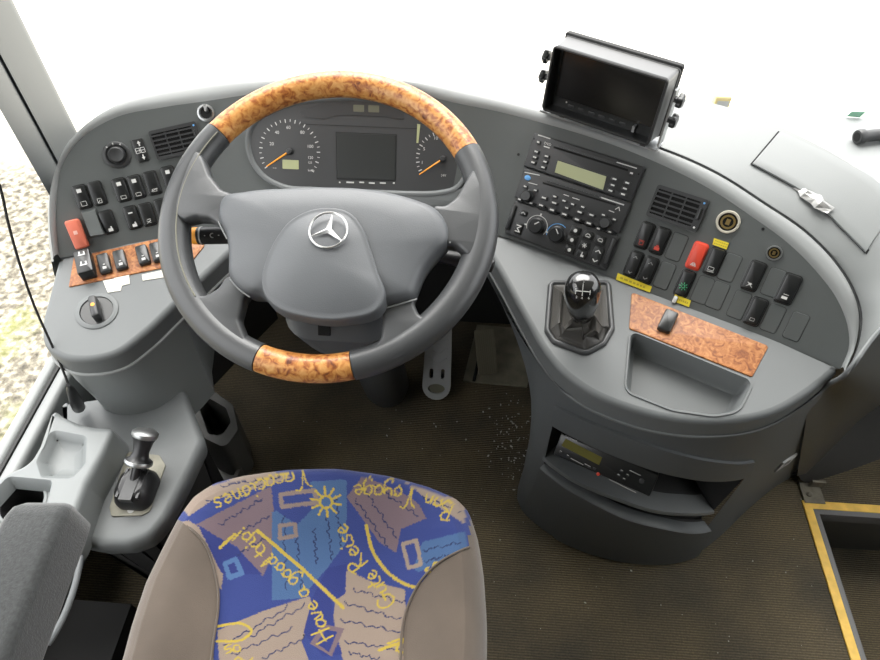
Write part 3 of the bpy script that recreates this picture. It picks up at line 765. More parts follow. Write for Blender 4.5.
m = MB(); m.rings([tp, [inn(p, .16) for p in tp], [inn(p, .16) for p in bt], bt], False)
for k in (0, -1): m.add([tp[k], inn(tp[k], .16), inn(bt[k], .16), bt[k]], [(0, 1, 2, 3)])
dn4 = Vector((0, 0, -.006))
m.rings([[inn(p, .02) for p in bt], [inn(p, .02)+dn4 for p in bd], [p+dn4 for p in bd]], False)
m.build('slot_interior', M['blackm'], con, smooth=30)
# fascia strip above the slot, shelf lip, drawer front
F0i = [(a[0], a[1]) for a in F0]
rows = [[bp3(q, -.004) for q in F0]] + loftis(F0, F1, 4, .005, .006) + [[bp3(q, -.012) for q in F1]]
MB().rings(rows, False).build('slot_fascia', M['console'], con, smooth=40)
LQ = [(a[0], a[1]+.014) for a in LP_]
up4 = Vector((0, 0, .004))
rows = [[bp3(q, -.035)+up4 for q in LP_], [bp3(q, .002)+up4 for q in LP_], [bp3(q, .004) for q in [(a[0], a[1]+.004) for a in LP_]], [bp3(q, .003) for q in LQ], [bp3(q, -.02) for q in LQ]]
MB().rings(rows, False).build('slot_shelf', M['grey'], con, smooth=30)
BD = [(a[0], .985) for a in BS]
BD[0] = (find(530, 502)[0], find(530, 502)[1])
BL = find(530, 502); BD = [(BL[0]+(BS[-1][0]-BL[0])*k/40, BL[1]+(.975-BL[1])*min(1, k/9)) for k in range(41)]
rows = [[bp3(q, -.012) for q in D0], [bp3(q, .006) for q in D0]] + loftis([(a[0], a[1]+.006) for a in D0], BD, 6, .011, .009) + [[bp3(q, -.004) for q in BD]]
m = MB(); m.rings(rows, False)
for k in (0, -1): m.add([r[k] for r in rows], [tuple(range(len(rows)))])
m.build('drawer', M['console'], con, smooth=35)
# right-hand skirt: from the seam out to the door side
B_px = [(797, 476), (803, 475), (814, 466), (828, 452), (843, 437), (860, 420), (880, 405), (960, 345)]
nA = 30
tail = [p for p in lowR if 808 < proj(p)[0] < 834][::3]
ktail = [p + Vector((0, 0, -.004)) for p, q in zip(K3, Kc) if 262 < q[1] < 366][::-1]
A3 = [Vector(q) for q in crom([tuple(p + Vector((0, 0, -.003))) for p in tail] + [tuple(p) for p in ktail[::2]], nA)]
B3 = [Vector(q) for q in crom([tuple(at_z(*p, .05)) for p in B_px], nA)]
rows = [A3] + [[a.lerp(b, k) + Vector((.03*math.sin(math.pi*k)*min(1, w_/12), 0, 0)) for w_, (a, b) in enumerate(zip(A3, B3))] for k in (.15, .35, .6, .8, 1)]
rows.append([p + Vector((-.02, .02, -.01)) for p in rows[-1]])
MB().rings(rows, False).build('side_skirt', M['brown'], con, smooth=50)
MB().tube(A3, .0035, 8).build('skirt_bead', M['grey'], con, smooth=60)
# lower panel towards the step
C3 = [Vector(q) for q in crom([tuple(at_z(*p, 0)) for p in [(990, 412), (880, 459), (850, 470), (819, 480), (806, 484)]], nA)][::-1]
rows = [[p + Vector((-.02, .03, .02)) for p in B3], [b.lerp(c, .5) for b, c in zip(B3, C3)], C3]
MB().rings(rows, False).build('kick_panel', M['kick'], con, smooth=60)
# small printed sticker on the skirt, steel bracket at its foot
def onsurf(px, py):
    bpy.context.view_layer.update(); dg = bpy.context.evaluated_depsgraph_get()
    ok, loc, n, _, ob, _ = scn.ray_cast(dg, CAM, ray(px, py).normalized())
    return loc, (n if n.dot(CAM-loc) > 0 else -n)
p, n_ = onsurf(785, 462); q, _ = onsurf(791, 458)
st = thing('info_sticker', 'small pale printed sticker low on the right side of the console', 'sticker', p)
mm = frames(p+n_*.003, q-p, n_)
MB().rrect((0, 0), (.046, .034), .002, -.004, .0008, .0003).build('sticker', M['dim'], st, mm, smooth=None)
m = MB()
for k in range(3): m.box((0, -.006+k*.006, .0010), (.026-k*.004, .002, .0003))
m.build('printed_lines', M['plate'], st, mm, smooth=None)
bk = thing('floor_bracket', 'small dirty steel bracket at the floor corner of the yellow edging', 'bracket', at_z(812, 495, 0))
bb = at_z(811, 494, 0.0)
m = MB(); m.box((bb.x, bb.y, .003), (.045, .05, .006)); m.box((bb.x+.012, bb.y+.018, .014), (.03, .006, .028)); m.lathe([(.006, .006), (.006, .010), (.003, .012)], (bb.x-.008, bb.y-.005), 10)
m.build('bracket', mat('dirty_steel', (.17, .155, .12), .6, .3, var=.3, vscale=60), bk, smooth=30)
# ------------------------------------------------------------------ side console with cup holder on the left
sc = thing('side_console', 'light grey window-side console with tray and cup holder left of the seat', 'console', (-.6, .4, 0))
ZB, ZL = .475, .415
# lower deck carrying the parking brake
low_px = [(60, 402), (110, 395), (170, 372), (178, 372), (188, 398), (204, 440), (186, 478), (166, 518), (150, 537), (128, 545), (100, 546), (78, 542), (60, 470)]
lo = [tuple(at_z(*p, ZL))[:2] for p in low_px]
lo = roundpoly(lo, [.005, .005, .01, .01, .02, .03, .05, .05, .03, .03, .03, .01, .01], 5)
rows = [[(x, y, ZL) for x, y in inset(lo, .012)], [(x, y, ZL-.002) for x, y in inset(lo, .006)], [(x, y, ZL-.008) for x, y in inset(lo, .0015)], [(x, y, ZL-.018) for x, y in lo], [(x, y, .375) for x, y in inset(lo, .003)], [(x, y, .365) for x, y in inset(lo, .012)]]
m = MB(); m.rings(rows, True); v, f = fill2d([inset(lo, .012)]); m.add([(x, y, ZL) for x, y in v], f)
m.build('lower_deck', M['grey'], sc, smooth=50)
MB().rings([[(x, y, .37) for x, y in inset(lo, .012)], [(x, y, .002) for x, y in inset(lo, .05)]], True).build('dark_deck_base', M['blackm'], sc, smooth=50)  # black colour puts the shade under the deck into this wall
m = MB(); m.box((-.665, .02, .11), (.22, .60, .22)); m.build('shade_block', M['gap'], sc, smooth=None)  # black block added so the floor area below the console stays dark
# raised block
blk_px = [(52, 407), (62, 415), (80, 423), (96, 426), (115, 427), (103, 453), (86, 484), (72, 522), (60, 548), (-60, 548), (-20, 490), (8, 471), (28, 463), (38, 446)]
blk = roundpoly([tuple(at_z(*p, ZB))[:2] for p in blk_px], [.012, .02, .02, .01, .012, .02, .02, .02, .02, .02, .02, .03, .03, .02], 4)
tr_px = [(50, 429), (87, 436), (86, 464), (72, 479), (41, 478), (36, 462)]
trb = roundpoly([tuple(at_z(*p, ZB))[:2] for p in tr_px], .012, 5)
cwell = [(8, 476), (53, 480), (46, 510), (20, 560), (-30, 560), (-14, 500)]
cw = roundpoly([tuple(at_z(*p, ZB))[:2] for p in cwell], .010, 4)
m = MB()
bev = [(.010, 0), (.005, -.0015), (.0015, -.005), (0, -.011), (-.004, -.055), (-.004, -.07)]
m.rings([[(x, y, ZB+z) for x, y in inset(blk, i)] for i, z in bev], True)
v, f = fill2d([inset(blk, .010), trb, cw]); m.add([(x, y, ZB) for x, y in v], f)
m.build('tray_block', M['side'], sc, smooth=50)
m = MB(); m.rings([[(x, y, ZB+z) for x, y in inset(trb, i)] for i, z in ((0, 0), (.004, -.003), (.010, -.012), (.016, -.018), (.026, -.020))], True)
v, f = fill2d([inset(trb, .026)]); m.add([(x, y, ZB-.02) for x, y in v], f); m.build('shallow_tray', M['side'], sc, smooth=60)
ZC = ZB-.022
hole_c = at_z(22, 503, ZC); hr = .034
hole = [(hole_c.x+hr*math.cos(2*math.pi*k/40), hole_c.y+hr*math.sin(2*math.pi*k/40)) for k in range(40)]
cwi = inset(cw, .010)
m = MB(); m.rings([[(x, y, ZB) for x, y in cw], [(x, y, ZB-.004) for x, y in inset(cw, .003)], [(x, y, ZC) for x, y in cwi]], True)
v, f = fill2d([cwi, hole]); m.add([(x, y, ZC) for x, y in v], f); m.build('holder_recess', M['side'], sc, smooth=50)
m = MB(); m.lathe([(hr, ZC), (hr-.001, ZC-.004), (hr-.002, ZC-.07), (.002, ZC-.072)], (hole_c.x, hole_c.y), 40, False, True)
m.build('cup_holder', M['blackm'], sc, smooth=40)
MB().rings([[(hole_c.x+(hr+.003*math.cos(b))*math.cos(a), hole_c.y+(hr+.003*math.cos(b))*math.sin(a), ZC+.0015*math.sin(b)) for b in [2*math.pi*k/8 for k in range(8)]] for a in [2*math.pi*k/40 for k in range(41)]], True).build('holder_rim', M['side'], sc)
# lower inner wall and dark footrest frames beyond
fr = thing('footrest_frame', 'black plastic storage frame on the floor beside the left console', 'frame', (-.42, .62, 0))
o1 = [tuple(at_z(*p, .16))[:2] for p in [(178, 368), (205, 385), (233, 405), (238, 430), (225, 448), (200, 436), (190, 410)]]
o2 = [tuple(at_z(*p, .16))[:2] for p in [(192, 388), (226, 408), (231, 422), (222, 436), (208, 434)]]
o1 = roundpoly(o1, .015); o2 = roundpoly(o2, .012)
m = MB(); v, f = fill2d([o1, o2]); m.add([(x, y, .16) for x, y in v], f)
m.rings([[(x, y, .16) for x, y in o1], [(x, y, .0) for x, y in o1]], True); m.rings([[(x, y, .16) for x, y in o2], [(x, y, .03) for x, y in o2]], True)
v, f = fill2d([o2]); m.add([(x, y, .03) for x, y in v], f)
m.build('upper_bin', M['brown'], fr, smooth=30)
o1 = [tuple(at_z(*p, .05))[:2] for p in [(196, 440), (246, 455), (236, 480), (190, 480)]]
o2 = inset(o1, .014) 
m = MB(); v, f = fill2d([o1, o2]); m.add([(x, y, .05) for x, y in v], f)
m.rings([[(x, y, .05) for x, y in o1], [(x, y, .0) for x, y in o1]], True); m.rings([[(x, y, .05) for x, y in o2], [(x, y, .012) for x, y in o2]], True)
v, f = fill2d([o2]); m.add([(x, y, .012) for x, y in v], f)
m.build('lower_bin', M['brown'], fr, smooth=30)

# parking brake lever
hb_ = thing('parking_brake_lever', 'black parking brake lever with chrome-topped knob on a worn metal plate', 'brake lever', at_z(138, 490, ZL))
pq = [tuple(at_z(*p, ZL))[:2] for p in [(128, 452), (160, 456), (166, 466), (150, 512), (142, 516), (112, 517), (110, 508)]]
m = MB(); m.prism(roundpoly(pq, .006), ZL+.0005, ZL+.003, .0008); m.build('base_plate', mat('worn_beige_plate', (.24, .23, .185), .55, .3, var=.2, vscale=50), hb_, smooth=30)
bc = at_z(137, 489, ZL+.012)
m = MB(); Mh = Matrix.Translation(Vector((bc.x, bc.y, ZL+.002)))
m.rings([[(x, y, z) for x, y in rr2(w_, h_, r_, 5)] for w_, h_, r_, z in ((.056, .064, .016, 0), (.058, .066, .018, .012), (.052, .058, .020, .026), (.036, .042, .016, .034))], True, True, True)
m.build('housing', M['black'], hb_, Mh, smooth=40)
m = MB(); m.box((0, -.004, .030), (.020, .052, .010)); m.box((-.016, .0, .026), (.004, .05, .012)); m.box((.016, .0, .026), (.004, .05, .012)); m.build('gate_guide', M['plate'], hb_, Mh, smooth=None)
p0 = Vector((bc.x, bc.y+.004, ZL+.03)); p1 = at_t(146, 446, .0) 
p1 = at_z(146, 431, ZL+.085)
axv = (p1-p0).normalized()
MB().tube([p0, p0.lerp(p1, .55)], .007, 12).build('lever_stem', M['black'], hb_)
Mk = frames(p0.lerp(p1, .32), (1, 0, 0), axv)
kl = (p1-p0).length*.70
MB().lathe([(.011, 0), (.020, .003), (.021, .008), (.014, .013), (.012, .022), (.015, kl-.018), (.018, kl-.012)], seg=24).build('grip', M['black'], hb_, Mk, smooth=50)
MB().lathe([(.018, kl-.012), (.020, kl-.009), (.020, kl-.004), (.016, kl-.001), (.002, kl)], seg=24).build('chrome_cap', M['steel'], hb_, Mk, smooth=50)
MB().lathe([(.0202, .002), (.0214, .004), (.0214, .007), (.0202, .009)], seg=24, cap1=False).build('chrome_ring', M['steel'], hb_, Mk, smooth=50)
lp = at_z(131, 510, ZL+.003); m = MB(); m.lathe([(.0055, 0), (.0055, .0006), (.0048, .0008)], (lp.x, lp.y), 16)
m.M = None; o = m.build('plate_label', M['white'], hb_, Matrix.Translation((0, 0, lp.z)), smooth=None)

# hanging black cable ending in a cone
cb_ = thing('microphone_cable', 'thin black cable hanging down the side window to a cone plug on the console', 'cable', at_z(76, 404, ZL+.03))
pts = [(-14, 150, .78), (0, 187, .82), (8, 222, .87), (20, 265, .92), (36, 310, .97), (50, 341, 1.0), (60, 363, 1.02), (69, 386, 1.035)]
p3 = [Vector(q) for q in crom([tuple(at_t(a, b, t)) for a, b, t in pts], 40)]
MB().tube(p3, .0019, 8).build('cord', M['rubber'], cb_, smooth=60)
e = p3[-1]; ee = at_z(79, 408, ZL+.014); dv = (ee-e)
MB().tube([e-dv*.05, e+dv*.05, e+dv*.1, e+dv*.7, e+dv*.97, ee], [.003, .0036, .0058, .0105, .0105, .008], 16).build('cone_plug', M['black'], cb_, smooth=50)
# ------------------------------------------------------------------ driver's seat
seat = thing('driver_seat', "driver's seat with blue lettered holiday-pattern cushion, taupe bolsters and grey armrest", 'seat', (-.19, .16, 0))
ZS = .485
fr_px = [(123, 660), (131, 630), (146, 585), (163, 550), (178, 521), (194, 498), (215, 484), (245, 476), (290, 470), (340, 469), (390, 476), (430, 487), (458, 499), (470, 511), (479, 538), (485, 575), (488, 620), (488, 660)]
of = [tuple(at_z(*p, ZS-.02))[:2] for p in fr_px]
ol = [of[0]] + of[1:]
yb = -.03
outline = [(-.405, yb)] + [( -.418, .08)] + of + [(.040, .08), (.030, yb)]
o_s = roundpoly(outline, [.04, .02] + [.02]*len(of) + [.02, .04], 3)
NA = 1000
oc = crom(o_s, NA, True)
OA = np.array(oc); cen = np.array([-.188, .22])
prof = [(.985, -.14), (1.0, -.09), (1.0, -.045), (.994, -.026), (.982, -.012), (.965, -.003), (.945, .003), (.92, .0075)]
ks = list(np.linspace(.90, .004, 170)); zs = [.0085 + .010*(1-(k/.9)**2) for k in ks]
K = np.array([p[0] for p in prof]+ks); Z = np.array([p[1] for p in prof]+zs)
P = cen[None, None, :] + (OA[None] - cen[None, None, :])*K[:, None, None]      # rings x NA x 2
# inner part: blend the outline towards a circle is not needed; slight side bolster rise
ZZ = np.repeat(Z[:, None], NA, 1) + ZS
bol = np.clip((np.abs(P[..., 0]+.188)-.10)/.09, 0, 1); bol = bol*bol*(3-2*bol)
ins = np.clip((.985-K)/.12, 0, 1)[:, None]
ZZ = ZZ + .018*bol*ins*np.clip((.47-P[..., 1])/.10, 0, 1)
V3 = np.concatenate([P, ZZ[..., None]], -1).reshape(-1, 3)
# project every vertex on the trace frame to look up the weave
fwv, rtv, upv, cv = (np.array(v) for v in (FW, RT, UP, CAM))
D = V3-cv; wv_ = D@fwv; QX = 440+F*(D@rtv)/wv_; QY = 330-F*(D@upv)/wv_
def inpoly(px, py, poly):
    r = np.zeros(px.shape, bool); n = len(poly); j = n-1
    for i in range(n):
        xi, yi = poly[i]; xj, yj = poly[j]
        c = ((yi > py) != (yj > py)) & (px < (xj-xi)*(py-yi)/((yj-yi) if yj != yi else 1e-9)+xi); r ^= c; j = i
    return r
def segd(px, py, pts):
    d = np.full(px.shape, 1e9)
    for (ax, ay), (bx, by) in zip(pts[:-1], pts[1:]):
        dx, dy = bx-ax, by-ay; L = dx*dx+dy*dy+1e-9
        t = np.clip(((px-ax)*dx+(py-ay)*dy)/L, 0, 1); d = np.minimum(d, np.hypot(px-ax-t*dx, py-ay-t*dy))
    return d
rng = np.random.default_rng(3)
FX = QX + rng.normal(0, .22, QX.shape); FY = QY + rng.normal(0, .22, QY.shape)
FY = np.where(FY > 668, 668-(FY-668)*.8, FY)       # the unseen rear repeats the weave
BLUE, LBLUE, MAUVE, BEIGE, YEL, NAVY, DBLUE = (np.array(srgb(*c)) for c in ((46, 57, 108), (62, 86, 121), (100, 85, 91), (128, 114, 103), (160, 140, 60), (36, 43, 76), (42, 50, 102)))
CC = np.tile(BLUE, (len(FX), 1))
def T(x, y, s=880/380): return (120+x/s, 460+y/s)     # from the enlarged trace
def P_(pts): return [T(*p) for p in pts]
def put(poly, c): CC[inpoly(FX, FY, P_(poly))] = c
put([(120, 90), (330, 20), (400, 40), (330, 62), (215, 92), (160, 130)], BEIGE)
put([(175, 150), (350, 60), (365, 200), (330, 270), (270, 200), (200, 165)], MAUVE)
put([(110, 150), (160, 140), (210, 175), (240, 250), (235, 300), (120, 190)], BEIGE)
put([(180, 150), (270, 205), (330, 265), (235, 262)], DBLUE)
put([(352, 120), (420, 110), (440, 50), (525, 45), (525, 190), (480, 250), (420, 320), (352, 325)], LBLUE)
put([(360, 70), (440, 50), (450, 110), (410, 150), (365, 120)], BLUE)
put([(525, 85), (560, 40), (610, 55), (660, 80), (690, 100), (710, 135), (650, 160), (640, 215), (600, 190)], MAUVE)
put([(660, 50), (720, 75), (800, 95), (800, 150), (740, 110), (690, 75)], BEIGE)
put([(700, 190), (800, 165), (806, 205), (690, 260), (680, 250)], LBLUE)
put([(640, 215), (690, 180), (790, 160), (740, 120), (700, 150)], BLUE)
put([(225, 395), (330, 350), (440, 315), (450, 360), (420, 420), (440, 470), (230, 470)], BEIGE)
put([(500, 310), (525, 255), (580, 280), (660, 300), (665, 470), (520, 470), (490, 400)], BEIGE)
put([(445, 320), (480, 250), (525, 240), (522, 310), (490, 330), (500, 400), (515, 450), (470, 455), (425, 400)], DBLUE)
put([(440, 425), (470, 380), (520, 390), (490, 455)], MAUVE); put([(455, 425), (477, 392), (503, 398), (484, 445)], DBLUE)
def line(pts, c, w, raw=False, n=None):
    q = pts if raw else P_(pts)
    if n: q = crom(q, n)
    xs = [p[0] for p in q]; ys = [p[1] for p in q]
    m = (FX > min(xs)-4) & (FX < max(xs)+4) & (FY > min(ys)-4) & (FY < max(ys)+4)
    ix = np.nonzero(m)[0]; d = segd(FX[ix], FY[ix], q); CC[ix[d < w]] = c
def wig(a, b, amp=3, n=7, c=NAVY, w=.55):
    pts = []
    for k in range(n*2+1):
        t = k/(n*2); dx, dy = b[0]-a[0], b[1]-a[1]; L = math.hypot(dx, dy)
        s = amp*(1 if k % 2 else -1)*(.5+.5*math.sin(k*1.7)); pts.append((a[0]+dx*t-dy/L*s, a[1]+dy*t+dx/L*s))
    line(pts, c, w, n=n*8)
for a, b in (((380, 130), (385, 300)), ((410, 180), (420, 300)), ((450, 160), (455, 240)), ((480, 130), (490, 230)), ((500, 90), (512, 200))): wig(a, b, 5)
for a, b in (((230, 150), (330, 90)), ((240, 190), (345, 130)), ((270, 220), (340, 180))): wig(a, b, 5)
for a, b in (((560, 60), (640, 180)), ((590, 60), (690, 130)), ((545, 90), (620, 200))): wig(a, b, 5)
for a, b in (((240, 430), (390, 340)), ((260, 450), (400, 390)), ((330, 460), (430, 410)), ((300, 410), (430, 335))): wig(a, b, 5, 6)
for a, b in (((520, 330), (650, 370)), ((510, 370), (655, 400)), ((520, 420), (650, 440)), ((540, 300), (660, 330)), ((530, 445), (600, 462))): wig(a, b, 5, 6)
for a, b in (((700, 210), (790, 190)), ((705, 235), (760, 220)), ((230, 60), (370, 40)), ((200, 95), (330, 55)), ((700, 85), (790, 120))): wig(a, b, 4, 5)
def frame4(p, c, w): line(list(p)+[p[0]], c, w)
frame4([(372, 80), (450, 70), (458, 98), (375, 108)], MAUVE*.4+BEIGE*.6, 2.2); frame4([(370, 152), (405, 148), (408, 175), (370, 182)], MAUVE*.4+BEIGE*.6, 2.0)
frame4([(655, 195), (686, 186), (697, 242), (668, 250)], BEIGE, 2.0); frame4([(243, 240), (268, 230), (282, 262), (254, 272)], LBLUE*1.25, 2.4)
# sun
sx, sy = T(477, 97)
line([(sx+6.2*math.cos(a), sy+6.0*math.sin(a)) for a in np.linspace(0, 2*math.pi, 20)], YEL, 1.25, raw=True)
for k in range(10):
    a = k*2*math.pi/10+.2; line([(sx+8*math.cos(a), sy+8*math.sin(a)), (sx+15.5*math.cos(a), sy+15*math.sin(a))], YEL, 1.1, raw=True)
line([(320, 165), (420, 250), (517, 342)], YEL, 1.8); line([(232, 203), (265, 172)], YEL, 1.5)
line([(570, 152), (585, 210), (615, 255), (655, 285), (700, 300)], YEL, 1.7, n=24)
line([(225, 385), (290, 382), (305, 395), (290, 412), (225, 420)], YEL, 1.3, n=30); line([(600, 440), (660, 420)], YEL, 1.5); line([(620, 425), (655, 415), (640, 440), (662, 448)], YEL, 1.2, n=16)
# handwriting: strokes in a unit box (x right, y up), written along a baseline
G = {
 'V': [[(0, 1), (.12, .9), (.3, 0), (.62, 1.15), (.72, 1.1)]],
 'a': [[(.42, .5), (.2, .58), (.02, .3), (.15, .02), (.36, .2), (.43, .52), (.42, .1), (.55, .04)]],
 'c': [[(.42, .5), (.2, .56), (.03, .28), (.2, .02), (.44, .14)]],
 'i': [[(.1, .52), (.1, .1), (.2, .04)], [(.12, .8), (.13, .84)]],
 'o': [[(.22, .55), (.03, .3), (.2, .02), (.4, .26), (.26, .55), (.4, .5)]],
 'n': [[(.05, .52), (.07, .02), (.1, .35), (.26, .55), (.34, .4), (.36, .02)]],
 'e': [[(.05, .26), (.38, .34), (.24, .56), (.04, .3), (.2, .02), (.42, .12)]],
 's': [[(.36, .5), (.16, .54), (.12, .36), (.34, .22), (.26, .02), (.04, .08)]],
 'B': [[(.1, 0), (.14, 1.05)], [(.0, 1.0), (.4, 1.1), (.45, .75), (.15, .55), (.55, .4), (.45, .05), (.05, .0)]],
 'y': [[(.04, .52), (.12, .15), (.32, .2), (.4, .54), (.3, -.3), (.1, -.4), (.06, -.2)]],
 'g': [[(.4, .5), (.2, .57), (.04, .3), (.18, .04), (.36, .2), (.4, .52), (.38, -.25), (.18, -.4), (.06, -.22)]],
 'G': [[(.6, .85), (.35, 1.05), (.05, .6), (.25, .02), (.6, .2), (.62, .5), (.35, .48), (.75, .45)]],
 'u': [[(.05, .52), (.08, .1), (.28, .08), (.38, .52), (.4, .06)]],
 't': [[(.18, .9), (.14, .1), (.3, .04)], [(.0, .58), (.34, .6)]],
 'R': [[(.1, 0), (.14, 1.05)], [(.0, .95), (.4, 1.1), (.48, .75), (.16, .55), (.6, .0)]],
 'H': [[(.05, 1.05), (.08, 0)], [(.55, 1.1), (.5, 0)], [(.0, .5), (.62, .58)]],
 'v': [[(.04, .54), (.18, .02), (.38, .56)]],
 'd': [[(.4, .48), (.18, .56), (.04, .28), (.18, .03), (.36, .2), (.46, 1.1), (.42, .1), (.52, .04)]],
 'r': [[(.05, .52), (.08, .02), (.1, .35), (.3, .56)]],
 'p': [[(.06, .54), (.05, -.42)], [(.06, .4), (.28, .57), (.4, .3), (.22, .03), (.06, .16)]],
 '!': [[(.12, 1.05), (.1, .3)], [(.1, .08), (.11, .03)]],
 'P': [[(.1, 0), (.14, 1.05)], [(.0, .95), (.45, 1.08), (.5, .7), (.15, .5)]], ' ': []}
W_ = {'V': .72, 'B': .6, 'G': .8, 'R': .66, 'H': .68, 'P': .58, 'i': .26, '!': .3, ' ': .35, 't': .36, 'r': .34}
def write(txt, base, size, w=.8, tight=1.0):
    """txt along base polyline (px of the enlarged trace), letters stand to the left of the direction."""
    b = crom(P_(base), 60) if len(base) > 2 else [tuple(np.array(T(*base[0]))*(1-t)+np.array(T(*base[1]))*t) for t in np.linspace(0, 1, 60)]
    b = np.array(b); s = np.r_[0, np.cumsum(np.hypot(*np.diff(b, axis=0).T))]
    tot = sum(W_.get(c, .48) for c in txt); k = s[-1]/tot
    pos = 0
    for c in txt:
        for st_ in G[c]:
            q = []
            for (x, y) in (crom(st_, 14) if len(st_) > 2 else st_):
                u = min(max((pos+x)*k, 0), s[-1]*.999)
                bx, by = np.interp(u, s, b[:, 0]), np.interp(u, s, b[:, 1]); bx2, by2 = np.interp(min(u+1, s[-1]), s, b[:, 0]), np.interp(min(u+1, s[-1]), s, b[:, 1])
                bx1, by1 = np.interp(max(u-1, 0), s, b[:, 0]), np.interp(max(u-1, 0), s, b[:, 1])
                dx, dy = bx2-bx1, by2-by1; L = math.hypot(dx, dy)+1e-9; dx /= L; dy /= L
                q.append((bx+dy*y*size, by-dx*y*size))
            line(q, YEL, w, raw=True)
        pos += W_.get(c, .48)
write('Vacaciones', [(438, 20), (350, 34), (280, 62), (210, 92)], 18, .8)
write('Bon Voyage', [(778, 101), (700, 72), (620, 58), (540, 56)], 18, .8)
write('Gute Reise', [(642, 328), (603, 270), (558, 215), (522, 145)], 18, .9)
write('Have a good trip!', [(494, 410), (440, 305), (385, 245), (282, 150)], 17, .85)
write('Pos', [(312, 462), (258, 424), (232, 438)], 14)
write('os', [(735, 232), (700, 258)], 10)
# bolsters (side panels) masks
bolL = [(178, 520), (190, 528), (205, 545), (214, 570), (219, 600), (213, 640), (210, 700), (60, 700), (60, 500)]
bolR = [(471, 545), (440, 562), (416, 588), (404, 620), (400, 700), (540, 700), (540, 480), (471, 500)]
py0 = QY; inL = inpoly(QX, py0, [p if p[1] < 690 else (p[0], 1200) for p in bolL]) ; inR = inpoly(QX, py0, [p if p[1] < 690 else (p[0], 1200) for p in bolR])
low = (V3[:, 2] < ZS-.07)
lab = np.where(inL, 1, np.where(inR, 2, 0))
nr = len(K); idx = np.arange(nr*NA).reshape(nr, NA)
quads = np.stack([idx[:-1], np.roll(idx[:-1], -1, 1), np.roll(idx[1:], -1, 1), idx[1:]], -1).reshape(-1, 4)
ql = np.array([np.bincount(l, minlength=3).argmax() for l in lab[quads]]) if False else lab[quads[:, 0]]
mw = bpy.data.materials.new('woven_holiday_fabric'); mw.use_nodes = True; nt = mw.node_tree; b = nt.nodes['Principled BSDF']
at = nt.nodes.new('ShaderNodeAttribute'); at.attribute_name = 'weave'; nz = nt.nodes.new('ShaderNodeTexNoise'); nz.inputs['Scale'].default_value = 900; nz.inputs['Detail'].default_value = 2
tcn = nt.nodes.new('ShaderNodeTexCoord'); nt.links.new(tcn.outputs['Object'], nz.inputs['Vector'])
bpn = nt.nodes.new('ShaderNodeBump'); bpn.inputs['Strength'].default_value = .6; bpn.inputs['Distance'].default_value = .001
nt.links.new(nz.outputs['Fac'], bpn.inputs['Height']); nt.links.new(bpn.outputs['Normal'], b.inputs['Normal'])
nt.links.new(at.outputs['Color'], b.inputs['Base Color']); b.inputs['Roughness'].default_value = .95; b.inputs['Specular IOR Level'].default_value = .15; b.inputs['Sheen Weight'].default_value = .15
def sub(name, k, mt, label=None):
    q = quads[ql == k]; used = np.unique(q); mp = np.full(len(V3), -1); mp[used] = np.arange(len(used))
    me = bpy.data.meshes.new(name); vv = V3[used].copy()
    me.from_pydata(vv.tolist(), [], mp[q].tolist())
    if k == 0:
        ca = me.color_attributes.new('weave', 'FLOAT_COLOR', 'POINT'); ca.data.foreach_set('color', np.c_[np.clip(CC[used], 0, 1), np.ones(len(used))].ravel())
    me.update(); return link(name, me, mt, seat, smooth=80, label=label)
sub('cushion', 0, mw, 'blue patterned cushion with yellow handwriting')
sub('side_bolster', 1, M['bolster'], 'left taupe velour bolster'); sub('side_bolster', 2, M['bolster'], 'right taupe velour bolster')
# piping between panels
def onseat(pts, n, lift=.0018):
    out_ = []
    for (x, y) in crom(pts, n):
        d2 = (QX-x)**2+(QY-y)**2; i = int(np.argmin(d2+ (V3[:, 2] < ZS-.03)*1e3)); out_.append(Vector(V3[i])+Vector((0, 0, lift)))
    for _ in range(3): out_ = [out_[0]]+[(out_[i-1]+out_[i]*2+out_[i+1])/4 for i in range(1, len(out_)-1)]+[out_[-1]]
    return out_
for nm, l in (('bolster_piping', [(181, 522), (192, 529), (206, 545), (215, 570), (219, 600), (214, 640), (211, 668)]), ('bolster_piping', [(469, 547), (440, 562), (416, 588), (404, 620), (400, 668)])):
    MB().tube(onseat(l, 40), .0016, 8).build(nm, M['bolster'], seat, smooth=60)
# cushion underside, base, backrest
MB().rings([[(x*.985+cen[0]*.015, y*.985+cen[1]*.015, ZS-.135) for x, y in oc[::8]], [(cen[0]+(x-cen[0])*.9, cen[1]+(y-cen[1])*.9, ZS-.17) for x, y in oc[::8]]], True, False, True).build('seat_pan', M['blackm'], seat, smooth=40)
m = MB(); m.box((-.19, .15, .16), (.42, .40, .31)); m.box((-.19, .15, .015), (.46, .46, .03)); m.build('pedestal', M['blackm'], seat, smooth=None)
rows = []
for z, y, w_, d_ in ((.40, -.10, .40, .09), (.46, -.105, .43, .12), (.70, -.14, .44, .12), (.95, -.19, .42, .11), (1.08, -.215, .36, .09), (1.11, -.22, .30, .05)):
    rows.append([(-.19+x, y+yy, z) for x, yy in rr2(w_, d_, .04, 5)])
MB().rings(rows, True, True, True).build('backrest', M['bolster'], seat, smooth=60)
# armrest on the window side
ZA = .745
a_px = [(29, 503), (60, 504), (74, 510), (77, 522), (62, 560), (35, 610), (5, 668), (-60, 668), (-30, 600), (0, 546), (15, 520)]
ao = [tuple(at_z(*p, ZA))[:2] for p in a_px]
c0 = at_z(46, 504, ZA); 
